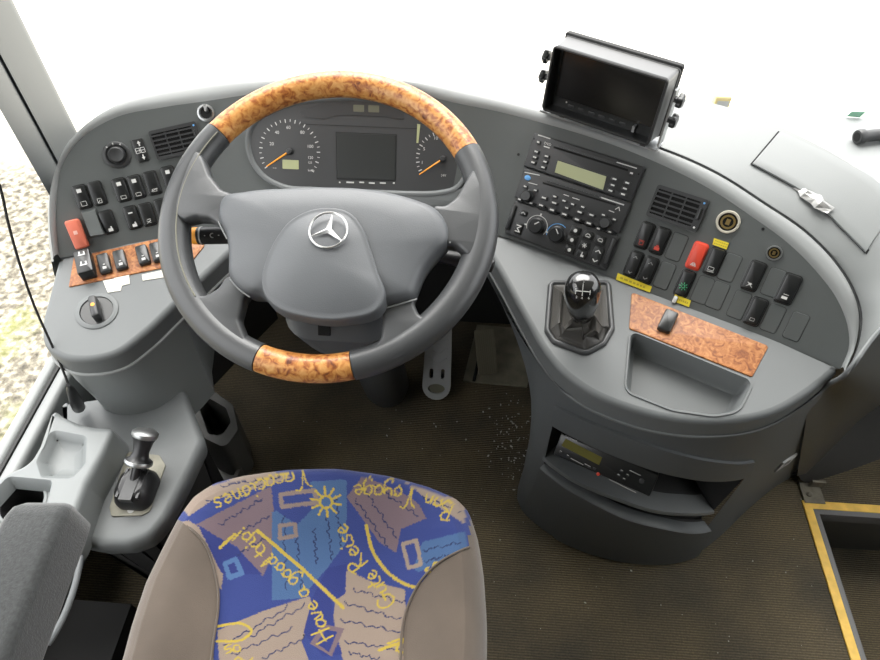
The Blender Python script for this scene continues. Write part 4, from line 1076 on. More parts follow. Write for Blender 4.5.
# a straight padded bar from front tip towards the backrest
dirv = Vector((at_z(0, 640, ZA).x-at_z(53, 510, ZA).x, at_z(0, 640, ZA).y-at_z(53, 510, ZA).y, 0)).normalized()
pf = at_z(42, 500, ZA-.012); pr_ = pf + dirv*.36
xd = Vector((0, 0, 1)).cross(dirv).normalized()
rows = []
for t, sc_, zc in ((0, .80, -.012), (.008, .93, -.005), (.02, .98, -.002), (.06, 1, 0), (.20, 1, 0), (.34, 1, .0), (.36, .8, -.01)):
    c = pf + dirv*t
    rows.append([c + xd*(x*sc_) + Vector((0, 0, zc-.026+z*(.5+.5*sc_))) for x, z in rr2(.066, .070, .011, 6)])
MB().rings(rows, True, True, True).build('armrest', M['fabric_arm'], seat, smooth=60)
q = [at_z(a, b, .50) for a, b in ((81, 556), (75, 585), (62, 620), (48, 645))]
MB().tube([Vector(v) for v in crom([tuple(p) for p in q], 16)], [.003]+[.0042]*14+[.003], 10).build('armrest_bracket', M['console'], seat, smooth=60)
# ------------------------------------------------------------------ controls on the dash (parts of the dashboard)
sun_n = Vector((0, 0, 1))
def sframe(px, py, pl):
    """frame on the dash face at a pixel: z out of the face, x along the wing."""
    p = S(px, py) if pl in (FL, FC, FR) else pl.hit(px, py)
    n = Snorm(p) if pl in (FL, FC, FR) else pl.n
    return frames(p, pl.e1, n)
def rocker(px, py, pl, mt, w=.0195, h=.040, icon=None, icol='white', label=None, ht=.0085, up=1):
    m = MB(); m.rrect((0, 0), (w+.003, h+.003), .005, -.001, .0012, .0006)
    m.rrect((0, 0), (w, h), .0045, 0, ht*.72, .0022, slope=up*.0035, seg=4, back=False)
    fr_ = sframe(px, py, pl); o = m.build('rocker_switch', M[mt], dash, fr_, smooth=30, label=label)
    if icon:
        k = MB(); zz = lambda y: ht*.72+up*.0035*y/h+.0002
        for it in icon:
            t = it[0]
            if t == 'b': k.box((it[1], it[2], zz(it[2])), (it[3], it[4], .0003))
            elif t == 'o':
                x, y, a, b = it[1:5]; q = .0006
                for dx, dy, ww, hh in ((0, b/2, a, q), (0, -b/2, a, q), (a/2, 0, q, b), (-a/2, 0, q, b)): k.box((x+dx, y+dy, zz(y+dy)), (ww, hh, .0003))
            elif t == 'l':
                k.stroke([(x, y) for x, y in it[1]], .0007, zz(it[1][0][1])-.0001, .0003)
        k.build('switch_symbol', M[icol], o, fr_, smooth=None)
    return o
car_i = [('o', 0, -.012, .008, .005), ('b', 0, -.0145, .008, .001)]
lamp_i = [('b', 0, .010, .007, .006)]
wip = [('l', [(-.004, -.014), (.004, -.009)]), ('l', [(-.004, -.010), (.002, -.014)]), ('b', 0, -.008, .006, .0008)]
can = [('b', 0, -.013, .007, .005), ('b', .002, -.009, .002, .003)]
lines3 = [('b', 0, -.010, .007, .001), ('b', 0, -.0125, .007, .001), ('b', 0, -.015, .007, .001)]
arrow = [('l', [(-.003, .010), (0, .013), (.003, .010)]), ('l', [(-.003, -.012), (0, -.015), (.003, -.012)])]
for (x, y, ic, lb) in ((82, 197, lamp_i+[('o', 0, -.011, .008, .007)], None), (97.5, 193.5, [('o', 0, -.012, .006, .007), ('l', [(-.003, -.015), (.004, -.008)])], None),
                       (121.5, 190, lamp_i+car_i, None), (136.5, 187, lamp_i+car_i, None), (152.5, 183, [('o', 0, -.012, .007, .004), ('l', [(-.005, -.013), (.005, -.010)])], None), (170, 178, lamp_i, None),
                       (108.5, 222, can, None), (132.5, 217.5, [('b', 0, .008, .007, .0022)]+can, None), (147.5, 214.5, wip, None), (163, 210, lines3, None)):
    rocker(x, y, FL, 'switch', icon=ic, label=lb, h=.037, w=.020)
# faded orange guarded switch and grey flap
fr_ = sframe(78, 234, FL); m = MB(); m.rrect((0, 0), (.021, .048), .004, 0, .014, .003, slope=.006); o = m.build('guard_switch', M['orange'], dash, fr_, smooth=30, label='faded orange-red guarded switch')
m = MB(); m.box((0, .003, .0146), (.006, .006, .0003)); m.build('switch_symbol', mat('pale_pink_print', (.7, .4, .33), .6), o, fr_, smooth=None)
fr_ = sframe(93, 223, FL); m = MB()
m.add([(-.011, -.022, 0), (.012, -.022, 0), (.012, .022, 0), (-.011, .022, 0), (-.009, -.019, .013), (.011, -.021, .013), (.010, .018, .005), (-.010, .018, .005)], [(3, 2, 1, 0), (4, 5, 6, 7), (0, 1, 5, 4), (1, 2, 6, 5), (2, 3, 7, 6), (3, 0, 4, 7)])
m.build('switch_guard', M['face'], dash, fr_, smooth=None, label='raised grey wedge guard')
# mirror joystick
fr_ = sframe(117, 155, FL); m = MB()
m.lathe([(.0215, 0), (.0215, .0015), (.0195, .003), (.0165, .003), (.0150, .001), (.0135, .001), (.0125, .008), (.0105, .010), (.004, .0085), (.0005, .0085)], seg=36)
o = m.build('mirror_joystick', M['plate'], dash, fr_, smooth=40)
m = MB()
for k in range(3):
    a = R(55+35*k); m.box((.0182*math.cos(a), .0182*math.sin(a), .0032), (.003, .002, .0003), 0, a)
m.build('joystick_marks', M['dim'], o, fr_, smooth=None)
# mirror adjust plate with arrows
fr_ = sframe(140.5, 150.5, FL); m = MB(); m.rrect((0, 0), (.0185, .037), .003, 0, .003, .001); o = m.build('mirror_plate', M['switch'], dash, fr_, smooth=30)
m = MB(); z_ = .0031
m.add([(-.0015, .011, z_), (.0045, .011, z_), (.0015, .0155, z_)], [(0, 1, 2)]); m.box((.0015, .009, z_), (.002, .004, .0002))
m.add([(-.0015, -.011, z_), (.0045, -.011, z_), (.0015, -.0155, z_)], [(0, 1, 2)]); m.box((.0015, -.009, z_), (.002, .004, .0002))
for dx in (-.004, .004): m.stroke([(dx-.003, -.004), (dx+.003, -.004), (dx+.003, .004), (dx-.003, .004), (dx-.003, -.004)], .0008, z_-.0001, .0003)
m.stroke([(-.006, 0), (.006, 0)], .0008, z_-.0001, .0003)
m.build('mirror_symbol', M['white'], o, fr_, smooth=None)
# air vents
def vent(quad, pl):
    us = [pl.px(*p) for p in quad]; w = (us[1][0]-us[0][0]+us[2][0]-us[3][0])/2; h = (us[0][1]-us[3][1]+us[1][1]-us[2][1])/2
    cx_, cy_ = sum(p[0] for p in quad)/4, sum(p[1] for p in quad)/4; fr_ = sframe(cx_, cy_, pl) @ Matrix.Translation((0, 0, .0035))
    m = MB(); o_ = rr2(w, h, .004); i_ = rr2(w-.013, h-.011, .002)
    i_ = [(x-.0035, y) for x, y in i_]
    v, f = fill2d([o_, i_]); m.add([(x, y, .003) for x, y in v], f)
    m.rings([[(x, y, -.005) for x, y in o_], [(x, y, .003) for x, y in o_]], True); m.rings([[(x, y, .003) for x, y in i_], [(x, y, -.012) for x, y in i_]], True)
    v, f = fill2d([i_]); 
    o = m.build('air_vent', M['plate'], dash, fr_, smooth=30)
    m = MB(); m.add([(x, y, .0004) for x, y in v], f); m.build('vent_well', M['gap'], o, fr_, smooth=None)
    m = MB(); hh = h-.011
    for k in range(5): m.box((-.0035, -hh/2+hh*(k+.5)/5, .0026), (w-.013, .0026, .0014))
    for k in range(2): m.box((-.0035-(w-.013)/6+k*(w-.013)/3, 0, .0020), (.0022, hh, .0012))
    m.build('vent_slats', M['plate'], o, fr_, smooth=None)
    m = MB(); m.rrect((w/2-.0055, .002), (.004, h*.35), .001, .003, .0065, .001); m.build('vent_slider', M['switch'], o, fr_, smooth=30)
    m = MB(); m.lathe([(.0016, 0), (.0016, .0004)], (w/2-.005, h/2-.006), 10); m.M = None
    m.build('vent_dot', M['blue'], o, fr_ @ Matrix.Translation((0, 0, .0031)), smooth=None)
    m = MB(); m.lathe([(.0016, 0), (.0016, .0004)], (w/2-.005, -h/2+.006), 10); m.build('vent_dot', M['white'], o, fr_ @ Matrix.Translation((0, 0, .0031)), smooth=None)
vent([(149, 131), (196, 122), (205, 149), (158, 162)], FL)
vent([(658, 184), (708.6, 200.5), (695.8, 233), (646, 215)], FR)
# right-hand wing: rockers and blank plates
def blank(px, py, pl=None):
    pl = pl or FR; fr_ = sframe(px, py, pl); m = MB(); m.rrect((0, 0), (.0225, .041), .004, 0, .0009, .0007)
    m.build('blank_plate', M['face'], dash, fr_, smooth=20)
    o_ = rr2(.0235, .042, .0045); o2 = rr2(.0225, .041, .004); m = MB(); v, f = fill2d([o_, o2]); m.add([(x, y, .0003) for x, y in v], f); m.build('plate_gap', M['gap'], dash, fr_, smooth=None)
for x, y in ((676.5, 247), (729.5, 267.5), (664.5, 275.5), (702.5, 290), (717.5, 295.5), (773.5, 282.5), (739, 305), (773, 318.5), (796, 326.5)): blank(x, y)
head = [('o', 0, -.012, .006, .005), ('l', [(-.004, -.008), (.004, -.008)])]
rocker(644.5, 235.5, FR, 'switch', icon=head, icol='redp'); rocker(660, 241, FR, 'switch', icon=[('b', 0, -.012, .008, .005), ('b', .0, -.008, .004, .002)], icol='redp')
hz = rocker(697, 256, FR, 'red', icon=[('l', [(-.004, -.015), (.004, -.015), (0, -.008), (-.004, -.015)]), ('l', [(-.002, -.0137), (.002, -.0137), (0, -.0102), (-.002, -.0137)])], label='red hazard switch with white triangle')
rocker(714, 261.5, FR, 'switch', icon=[('o', 0, -.011, .008, .005), ('l', [(-.004, -.016), (.005, -.015)])])
rocker(633.5, 264, FR, 'switch', icon=arrow, icol='dim'); rocker(648.5, 270, FR, 'switch', icon=arrow, icol='dim')
sunl = [('l', [(.004*math.cos(a), -.004+.004*math.sin(a)), (.0062*math.cos(a), -.004+.0062*math.sin(a))]) for a in [k*math.pi/4 for k in range(8)]] + [('l', [(.0025*math.cos(a), -.004+.0025*math.sin(a)) for a in [k*math.pi/4 for k in range(9)]])]
rocker(684.5, 283.5, FR, 'switch', icon=sunl, icol='green', label='switch with lit green symbol')
rocker(753.5, 276, FR, 'switch', w=.021, h=.043, icon=[('l', [(-.004, -.016), (.004, -.010)]), ('l', [(-.004, -.010), (.004, -.016)]), ('b', 0, -.012, .004, .003)])
rocker(788, 289, FR, 'switch', w=.022, h=.043, icon=[('b', 0, -.013, .008, .004), ('l', [(-.003, -.008), (.004, -.008)])])
rocker(755.5, 311.5, FR, 'switch', w=.021, h=.041, icon=[('o', 0, -.012, .006, .004)], icol='dim')
# sockets
def socket(px, py, r, ring, label):
    fr_ = sframe(px, py, FR); m = MB(); m.lathe([(r, 0), (r, .002), (r*.94, .004), (r*.80, .004), (r*.76, .001)], seg=32, cap1=False); o = m.build('power_socket', M[ring], dash, fr_, smooth=40, label=label)
    m = MB(); m.lathe([(r*.78, .0008), (r*.7, .0006), (.0003, .0006)], seg=24); m.build('socket_well', M['gap'], o, fr_, smooth=None)
    m = MB(); m.lathe([(r*.62, .0008), (r*.62, .0022), (r*.44, .0022), (r*.44, .0008)], seg=20, cap1=False); m.box((0, 0, .0014), (r*.35, r*.5, .0018)); m.build('socket_core', M['brass'], o, fr_, smooth=30)
M['ring'] = mat('pale_polished_ring', (.70, .66, .55), .25, .35)
socket(728, 222, .0170, 'ring', 'large chrome-ringed socket'); socket(774, 253, .0110, 'steel', 'small round socket')
m = MB(); m.lathe([(.0022, 0), (.0022, .0006), (.0005, .0006)], seg=12); m.build('screw_hole', M['gap'], dash, sframe(763, 229, FR), smooth=None)
m = MB(); m.lathe([(.0022, 0), (.0022, .0006), (.0005, .0006)], seg=12); m.build('screw_hole', M['gap'], dash, sframe(518.5, 154.5, FR), smooth=None)
# ignition ring by the wheel rim
fr_ = sframe(206, 113, FL); m = MB(); m.lathe([(.014, 0), (.014, .003), (.011, .004), (.009, .001)], seg=28, cap1=False); o = m.build('ignition_lock', M['steel'], dash, fr_, smooth=40)
m = MB(); m.lathe([(.0095, .001), (.002, .001)], seg=20); m.build('lock_well', M['gap'], o, fr_, smooth=None)
m = MB(); m.box((.004, .006, .010), (.003, .011, .018)); m.build('key', M['chrome'], o, fr_, smooth=None)
# yellow labels
def label4(name, quad, pl, mt, lines=0, txt=None, th=.0006):
    o_ = [pl.px(*p) for p in quad]; m = MB(); m.prism(o_, .0012, .0012+th, .0002)
    o = m.build(name, M[mt], dash, pl.mat(), smooth=None)
    if lines:
        c = [sum(p[k] for p in o_)/4 for k in (0, 1)]; a = math.atan2(o_[1][1]-o_[0][1], o_[1][0]-o_[0][0]); w = math.hypot(o_[1][0]-o_[0][0], o_[1][1]-o_[0][1]); h = math.hypot(o_[0][0]-o_[3][0], o_[0][1]-o_[3][1])
        m = MB(); r_ = random.Random(int(quad[0][0]))
        for l in range(lines):
            x = -w*.4; y = h*(.5-(l+.5)/lines)*.8
            while x < w*.36:
                ww = w*r_.uniform(.05, .12); m.box((c[0]+(x+ww/2)*math.cos(a)-y*math.sin(a), c[1]+(x+ww/2)*math.sin(a)+y*math.cos(a), .0012+th), (ww, h*.28/lines, .0002), 0, a); x += ww+w*.035
        m.build('label_print', mat('faded_label_print', (.42, .33, .03), .6) if 'faded_label_print' not in bpy.data.materials else bpy.data.materials['faded_label_print'], o, pl.mat(), smooth=None)
label4('yellow_label', [(714, 238), (729, 243), (726.5, 249.5), (712.5, 244.5)], FR, 'yellow', 2)
label4('yellow_label', [(618, 273), (652, 286.5), (650, 292.5), (616, 279.5)], FR, 'yellow', 1)
label4('yellow_label', [(675, 294), (691, 300.5), (689, 307), (673, 301)], FR, 'yellow', 1)
p = FR.hit(675, 299.5, .002); MB().rrect((0, 0), (.006, .011), .002, 0, .004, .0015).build('paper_scrap', M['white'], dash, frames(p, FR.e1, FR.n), smooth=40)
# wood strips
WSR = [(631.5, 292.5), (768.5, 346.5), (752, 377.5), (629, 329)]
o_ = roundpoly([PR.px(*p) for p in WSR], .004); m = MB(); m.prism(o_, 0, .0022, .0012); m.build('wood_strip', M['wood2'], dash, PR.mat(), smooth=30, label='long burl wood strip on the right shelf')
WSL = [(74, 258), (150, 241), (206, 229), (204, 247), (192, 262), (160, 269), (69, 287.5)]
o_ = roundpoly([PL.px(*p) for p in WSL], .0015); m = MB(); m.prism(o_, 0, .0022, .0012); m.build('wood_strip', M['wood2'], dash, PL.mat(), smooth=30, label='narrow burl wood strip on the left shelf')
def shelf_rocker(px, py, pl, w=.0185, h=.036, z0=.002, icon=None, ht=.010, rot=0, mt='switch'):
    p = pl.hit(px, py, z0); fr_ = frames(p, pl.e1*math.cos(rot)+pl.e2*math.sin(rot), pl.n)
    m = MB(); m.rrect((0, 0), (w, h), .0035, 0, ht, .0025, slope=.004); o = m.build('rocker_switch', M[mt], dash, fr_, smooth=30)
    if icon:
        k = MB()
        for it in icon: k.box((it[0], it[1], ht+.0002+.004*it[1]/h), (it[2], it[3], .0003))
        k.build('switch_symbol', M['dim'], o, fr_, smooth=None)
shelf_rocker(667, 323, PR, .020, .036, rot=-.02)
sy = [(0, -.010, .006, .005), (0, -.004, .003, .002)]
for x, y in ((105.5, 265.5), (121.5, 262), (144, 257), (158, 254)): shelf_rocker(x, y, PL, icon=sy)
p = PL.hit(88, 268, .002); fr_ = frames(p, PL.e1, PL.n); m = MB(); m.rrect((0, 0), (.024, .046), .003, 0, .022, .002); o = m.build('rocker_switch', M['switch'], dash, fr_, smooth=30, label='tall raised double switch')
m = MB()
for y in (.012, -.008): m.box((0, y, .0222), (.011, .002, .0003)); m.box((-.003, y+.004, .0222), (.002, .006, .0003)); m.box((.004, y+.003, .0222), (.002, .006, .0003))
m.build('switch_symbol', M['white'], o, fr_, smooth=None)
# headlamp knob
p = PL.hit(97, 311, .0); fr_ = frames(p, PL.e1, PL.n); m = MB()
m.lathe([(.0325, 0), (.0325, .0015), (.0295, .0025), (.0255, .0025)], seg=40, cap1=False); o = m.build('headlamp_knob', M['grey'], dash, fr_, smooth=40)
m = MB(); m.lathe([(.0262, .0024), (.0245, .0008), (.0003, .0008)], seg=36); m.build('knob_well', M['switch'], o, fr_, smooth=40)
m = MB(); m.rrect((0, .001), (.012, .040), .004, .0008, .018, .004); m.build('knob_grip', M['plate'], o, fr_, smooth=30)
m = MB(); m.lathe([(.0032, 0), (.0032, .0004)], (0, .002), 12); m.build('knob_dot', M['amber'], o, fr_ @ Matrix.Translation((0, 0, .0182)), smooth=None)
# old tape
for q in ([(103, 281), (114, 279), (115, 276), (129, 273.5), (130, 284), (122, 286), (121, 291), (108, 293)], [(142, 275), (165, 270), (168, 277), (143, 281)]):
    m = MB(); m.prism([PL.px(*p) for p in q], .0004, .0012, .0003); m.build('old_tape', M['tape'], dash, PL.mat(), smooth=None, label='torn white tape remnant')
# lid in the top cover
rows_top = []
GA = np.array([tuple(p) for p in g3])
def topsurf(i, a):
    k = min(NG-2, int(i)); f = i-k
    def one_(j):
        g, kk = Gc[j], Kc[j]; p = PT.hit(g[0]*(1-a)+kk[0]*a, g[1]*(1-a)+kk[1]*a); return p + (g3[j]-PT.hit(*g))*(1-a)
    return one_(k).lerp(one_(k+1), f)
def ontop(px, py, lift=0.0):
    best = (1e9, 0, 0)
    for i in np.linspace(0, NG-1.01, 40):
        for a in np.linspace(.02, 1, 16):
            q = proj(topsurf(i, a)); d = (q[0]-px)**2+(q[1]-py)**2
            if d < best[0]: best = (d, i, a)
    st_ = 1.2; sa = .04
    for _ in range(5):
        _, i0, a0_ = best
        for i in np.linspace(max(0, i0-st_), min(NG-1.01, i0+st_), 9):
            for a in np.linspace(max(.0, a0_-sa), min(1.2, a0_+sa), 9):
                q = proj(topsurf(i, a)); d = (q[0]-px)**2+(q[1]-py)**2
                if d < best[0]: best = (d, i, a)
        st_ /= 3; sa /= 3
    return topsurf(best[1], best[2]) + PT.n*lift
fe = crom([(750, 164.5), (775, 178), (801, 193), (836, 225), (866, 255)], 16); be = crom([(778, 131.5), (805, 144), (840, 161), (880, 185), (898, 208)], 16)
F3 = [ontop(*p) for p in fe]; B3_ = [ontop(*p) for p in be]
def lidrow(a, up_, grow=0): return [f.lerp(b, a) + PT.n*up_ for f, b in zip(F3, B3_)]
ctr_ = sum(F3+B3_, Vector())/32
def gr(row, k): return [ctr_+(p-ctr_)*k for p in row]
ring = lambda k, up_: gr(lidrow(0, up_) + [F3[-1].lerp(B3_[-1], t)+PT.n*up_ for t in (.25, .5, .75)] + list(reversed(lidrow(1, up_))) + [F3[0].lerp(B3_[0], t)+PT.n*up_ for t in (.75, .5, .25)], k)
m = MB(); m.rings([ring(.975, -.002), ring(.975, .0030), ring(.968, .0042), ring(.955, .0045)], True); m.rings([gr(lidrow(a, .0045), .955) for a in np.linspace(0, 1, 7)], False)
m.build('storage_lid', M['top'], dash, smooth=40)
m = MB(); r0, r1 = ring(1.0, .0012), ring(.972, .0012); m.rings([r0, r1], True); m.build('lid_gap', M['gap'], dash, smooth=None)
# groove between rim and top cover
MB().tube([p + Vector((0, 0, .0012)) for p in g3[2:]], .0011, 6).build('cover_seam', M['plate'], dash, smooth=None)
# ------------------------------------------------------------------ instrument cluster
cl = thing('instrument_cluster', 'dark instrument cluster with two dials and a grey display behind the steering wheel', 'instrument cluster', FC.p0)
CMt = FC.mat()
co_px = [(250, 143), (252, 130), (261, 119), (278, 111), (300, 104), (325, 101), (348, 99.5), (370, 100), (392, 102), (417, 110), (437, 122), (456, 141), (466, 160), (464, 174), (455, 187), (440, 191), (411, 192), (380, 191), (347, 190), (315, 188), (284, 185), (264, 174), (254, 160)]
co = crom([FC.px(*p) for p in co_px], 110, True)
m = MB(); zc_ = .0035
m.rings([[(x, y, .0005) for x, y in inset(co, -.008)], [(x, y, zc_+.003) for x, y in inset(co, -.006)], [(x, y, zc_+.0035) for x, y in inset(co, -.002)], [(x, y, zc_+.002) for x, y in co], [(x, y, .002) for x, y in inset(co, .002)]], True)
m.build('surround', M['grey'], cl, CMt, smooth=60)
v, f = fill2d([inset(co, .0015)]); m = MB(); m.add([(x, y, .0021) for x, y in v], f); m.build('dial_face', M['cluster'], cl, CMt, smooth=None)
fz = .0024
def c2(px, py): return FC.px(px, py)
# upper warning-lamp band
o_ = [c2(*p) for p in [(299, 112), (322, 103), (350, 101.5), (385, 102.5), (405, 108), (404, 119), (396, 119), (388, 117), (340, 115), (325, 119.5), (306, 117.5)]]
m = MB(); m.prism(roundpoly(o_, .002), .002, .0028, .0004); m.build('warning_lamp_band', M['plate'], cl, CMt, smooth=None)
for q in ((359, 108.5), (374, 109)):
    m = MB(); x, y = c2(*q); m.rrect((x, y), (.018, .011), .001, .0028, .0031, .0001); m.build('lamp_window', M['lcd2'] if False else mat('dull_lamp_window', (.11, .11, .075), .5), cl, CMt, smooth=None)
m = MB(); a, b = c2(300, 124), c2(422, 129); m.stroke([a, b], .0006, fz, .0002); m.build('panel_line', M['gap'], cl, CMt, smooth=None)
o_ = [c2(*p) for p in [(337, 133), (396, 135.5), (395, 180), (338, 178)]]
m = MB(); m.prism(roundpoly(o_, .001), .002, .0029, .0004); m.build('display', M['screen2'], cl, CMt, smooth=None)
m = MB(); o2 = inset(o_, -.0015); 
for k in range(4): m.stroke([o2[k], o2[(k+1) % 4]], .0008, fz, .0004)
m.build('display_border', M['gap'], cl, CMt, smooth=None)
m = MB()
for (px, w_) in ((340, .0025), (350.5, .013), (362, .008), (372, .010), (383, .010), (394, .003)):
    x, y = c2(px, 182.3 if px < 370 else 183); m.box((x, y, fz+.0001), (w_, .0024, .0002))
m.build('display_print', M['white'], cl, CMt, smooth=None)
def dial(c, r, a0, a1, n, nums, name, needle_tip, rsq=1.0):
    cx_, cy_ = c; m = MB()
    for k in range(n+1):
        a = R(a0+(a1-a0)*k/n); big = k % 2 == 0; l = .0058 if big else .0042; w_ = .0015 if big else .0010
        m.box((cx_+(r-l/2)*math.cos(a), cy_+(r-l/2)*math.sin(a)*rsq, fz+.0001), (l, w_, .0002), 0, a)
    for t, a, rr_, s_ in nums: addtext(m, t, s_, cx_+rr_*math.cos(R(a)), cy_+rr_*math.sin(R(a)), fz+.0002)
    m.build('scale_marks', M['white'], cl, CMt, smooth=None)
    m = MB(); t = c2(*needle_tip); d = math.hypot(t[0]-cx_, t[1]-cy_); a = math.atan2(t[1]-cy_, t[0]-cx_)
    Mn = CMt @ Matrix.Translation((cx_, cy_, 0)) @ Matrix.Rotation(a, 4, 'Z')
    m.add([(0, -.0016, fz+.003), (0, .0016, fz+.003), (d, .0009, fz+.003), (d, -.0009, fz+.003), (0, 0, fz+.0042), (d, 0, fz+.0035)], [(0, 3, 5, 4), (1, 4, 5, 2), (3, 2, 5), (0, 4, 1), (0, 1, 2, 3)])
    nd = m.build('needle', M['amber'], cl, Mn, smooth=None)
    m = MB(); m.lathe([(.0055, fz), (.0055, fz+.004), (.004, fz+.006), (.0005, fz+.0066)], seg=20); m.build('needle_hub', M['plate'], nd, Mn, smooth=40)
cs = c2(290, 151.5); rs = c2(320.5, 151)[0]-cs[0]
dial(cs, rs*1.0, 214, -38, 26, [('20', 160, rs*.62, .0075), ('40', 125, rs*.70, .0075), ('60', 92, rs*.74, .0075), ('80', 55, rs*.74, .0075), ('100', 15, rs*.70, .0075), ('120', -14, rs*.70, .0065), ('125', -26, rs*.74, .005)], 'speed', (267.5, 166.5))
m = MB(); x, y = c2(311.5, 170.5); addtext(m, 'km/h', .0055, x, y, fz+.0002); x, y = c2(275, 168); addtext(m, '1/min', .003, x, y, fz+.0002); m.build('unit_print', M['white'], cl, CMt, smooth=None)
m = MB(); x, y = c2(291, 164.5); m.rrect((x, y), (.028, .015), .001, fz, fz+.0004, .0001); m.build('odometer_window', M['lcd'], cl, CMt, smooth=None)
ct = c2(443, 159); rt_ = c2(443, 159)[0]-c2(416, 160)[0]
dial(ct, rt_*1.0, 208, 20, 20, [('1', 192, rt_*.78, .0075), ('5', 155, rt_*.78, .0075), ('10', 112, rt_*.78, .0075), ('15', 60, rt_*.78, .0075), ('20', 24, rt_*.76, .0075)], 'rev', (419.5, 174.5))
m = MB(); x, y = c2(443.5, 175.5); addtext(m, '24V', .0055, x, y, fz+.0002); x, y = c2(461, 171); addtext(m, '2', .007, x, y, fz+.0002); m.build('unit_print', M['white'], cl, CMt, smooth=None)
m = MB(); o_ = [c2(*p) for p in [(417.5, 124), (420.5, 124.5), (418.5, 143), (416.5, 143)]]; m.prism(o_, fz, fz+.0005, .0001); m.build('pale_bar', M['lcd'], cl, CMt, smooth=None)
m = MB(); x, y = c2(434.5, 130.5); m.lathe([(.0028, 0), (.0028, .0003)], (x, y), 10); m.build('green_mark', M['green'], cl, CMt @ Matrix.Translation((0, 0, fz)), smooth=None)
# dark button strip and small panel under the cluster
m = MB(); o_ = [c2(*p) for p in [(326, 190), (404, 193), (402, 204), (326, 203)]]; m.prism(o_, .001, .004, .0008); kp = m.build('button_strip', M['plate'], dash, CMt, smooth=30)
m = MB()
for px in (370, 381, 391.5): x, y = c2(px, 197.2+(px-370)*.05); m.lathe([(.0032, .004), (.0030, .008), (.002, .0088), (.0004, .009)], (x, y), 14)
m.build('strip_button', M['switch'], kp, CMt, smooth=40)
m = MB(); o_ = roundpoly([c2(*p) for p in [(405, 194), (440, 195), (463, 187), (468, 205), (440, 212), (402, 208)]], .004); m.prism(o_, .001, .006, .0025); m.build('corner_panel', M['grey'], dash, CMt, smooth=40)

# ------------------------------------------------------------------ audio units and climate panel on the right wing
RMt = FR.mat()
def rq(quad, pl):
    us = [pl.px(*p) for p in quad]
    return (sum(u[0] for u in us)/4, sum(u[1] for u in us)/4), ((us[1][0]-us[0][0]+us[2][0]-us[3][0])/2, (us[0][1]-us[3][1]+us[1][1]-us[2][1])/2)
Z3 = lambda x, y: (500+x/5.5, 125+y/5.5)
Z7 = lambda x, y: (500+x/4.4, 180+y/4.4)
def r2(p): return FR.px(*p)
def buttons(th_, pts, w, h, z0, mt='plate', r=.0012, name='button', mark=True, mw=.55, mh=.4):
    for (x, y) in pts:
        m = MB(); m.rrect((x, y), (w, h), r, z0, z0+.0022, .0007); b = m.build(name, M[mt], th_, RMt, smooth=30)
        if mark:
            m = MB(); m.box((x, y+h*.05, z0+.0023), (w*mw, h*mh, .0002)); m.build('button_print', M['white'], b, RMt, smooth=None)
# the whole stack sits in one shallow frame
c_, d_ = rq([(534, 130), (646, 168), (607, 271.5), (505, 233.5)], FR)
lefts = FR.px(520, 182)[0]; 
# dvd unit
(c1_, d1_) = rq([(535, 131), (644.5, 168.5), (632.5, 201), (525, 168.5)], FR)
dv_ = thing('dvd_player', 'black player with olive display and disc slot, topmost unit of the dash stack', 'player', FR.at(*c1_))
MB().rrect(c1_, (d1_[0], d1_[1]*.985), .003, .0, .008, .002).build('front_plate', M['plate'], dv_, RMt, smooth=30)
zf = .008
m = MB(); m.stroke([r2(Z3(305, 125)), r2(Z3(705, 250))], .0030, zf-.0001, .0004); m.build('disc_slot', M['gap'], dv_, RMt, smooth=None)
m = MB(); m.stroke([r2(Z3(330, 118)), r2(Z3(690, 232))], .0016, zf, .0012); m.build('slot_lip', M['switch'], dv_, RMt, smooth=None)
lq = [r2(Z3(*p)) for p in [(325, 198), (590, 285), (572, 358), (308, 262)]]
m = MB(); m.prism(inset(lq, -.002), zf-.001, zf+.0005, .0004); m.build('display_bezel', M['switch'], dv_, RMt, smooth=None)
m = MB(); m.prism(lq, zf, zf+.0009, .0002); m.build('display', M['lcd'], dv_, RMt, smooth=None)
buttons(dv_, [r2(Z3(*p)) for p in [(208, 150), (264, 175), (200, 181), (256, 205), (190, 209), (245, 236)]], .0100, .0058, zf)
buttons(dv_, [r2(Z3(*p)) for p in [(635, 300), (705, 321), (625, 333), (692, 352), (613, 363), (682, 383)]], .0110, .0058, zf)
buttons(dv_, [r2(Z3(220, 98)), r2(Z3(728, 268))], .0080, .0062, zf, r=.003)
m = MB()
for a, b, w_ in (((218, 58), (282, 78), .0016), ((648, 207), (755, 240), .0016)):
    A, B = r2(Z3(*a)), r2(Z3(*b)); m.stroke([A, B], w_, zf, .0003)
x, y = r2(Z3(268, 112)); addtext(m, 'DVD', .0058, x, y+.0012, zf+.0004); m.box((x, y-.0035, zf+.0001), (.010, .0018, .0003))
m.build('front_print', M['white'], dv_, RMt, smooth=None)
m = MB()
for p in ((195, 78), (766, 272)): x, y = r2(Z3(*p)); m.lathe([(.0013, zf), (.0013, zf+.0003)], (x, y), 8)
m.build('pin_hole', M['gap'], dv_, RMt, smooth=None)
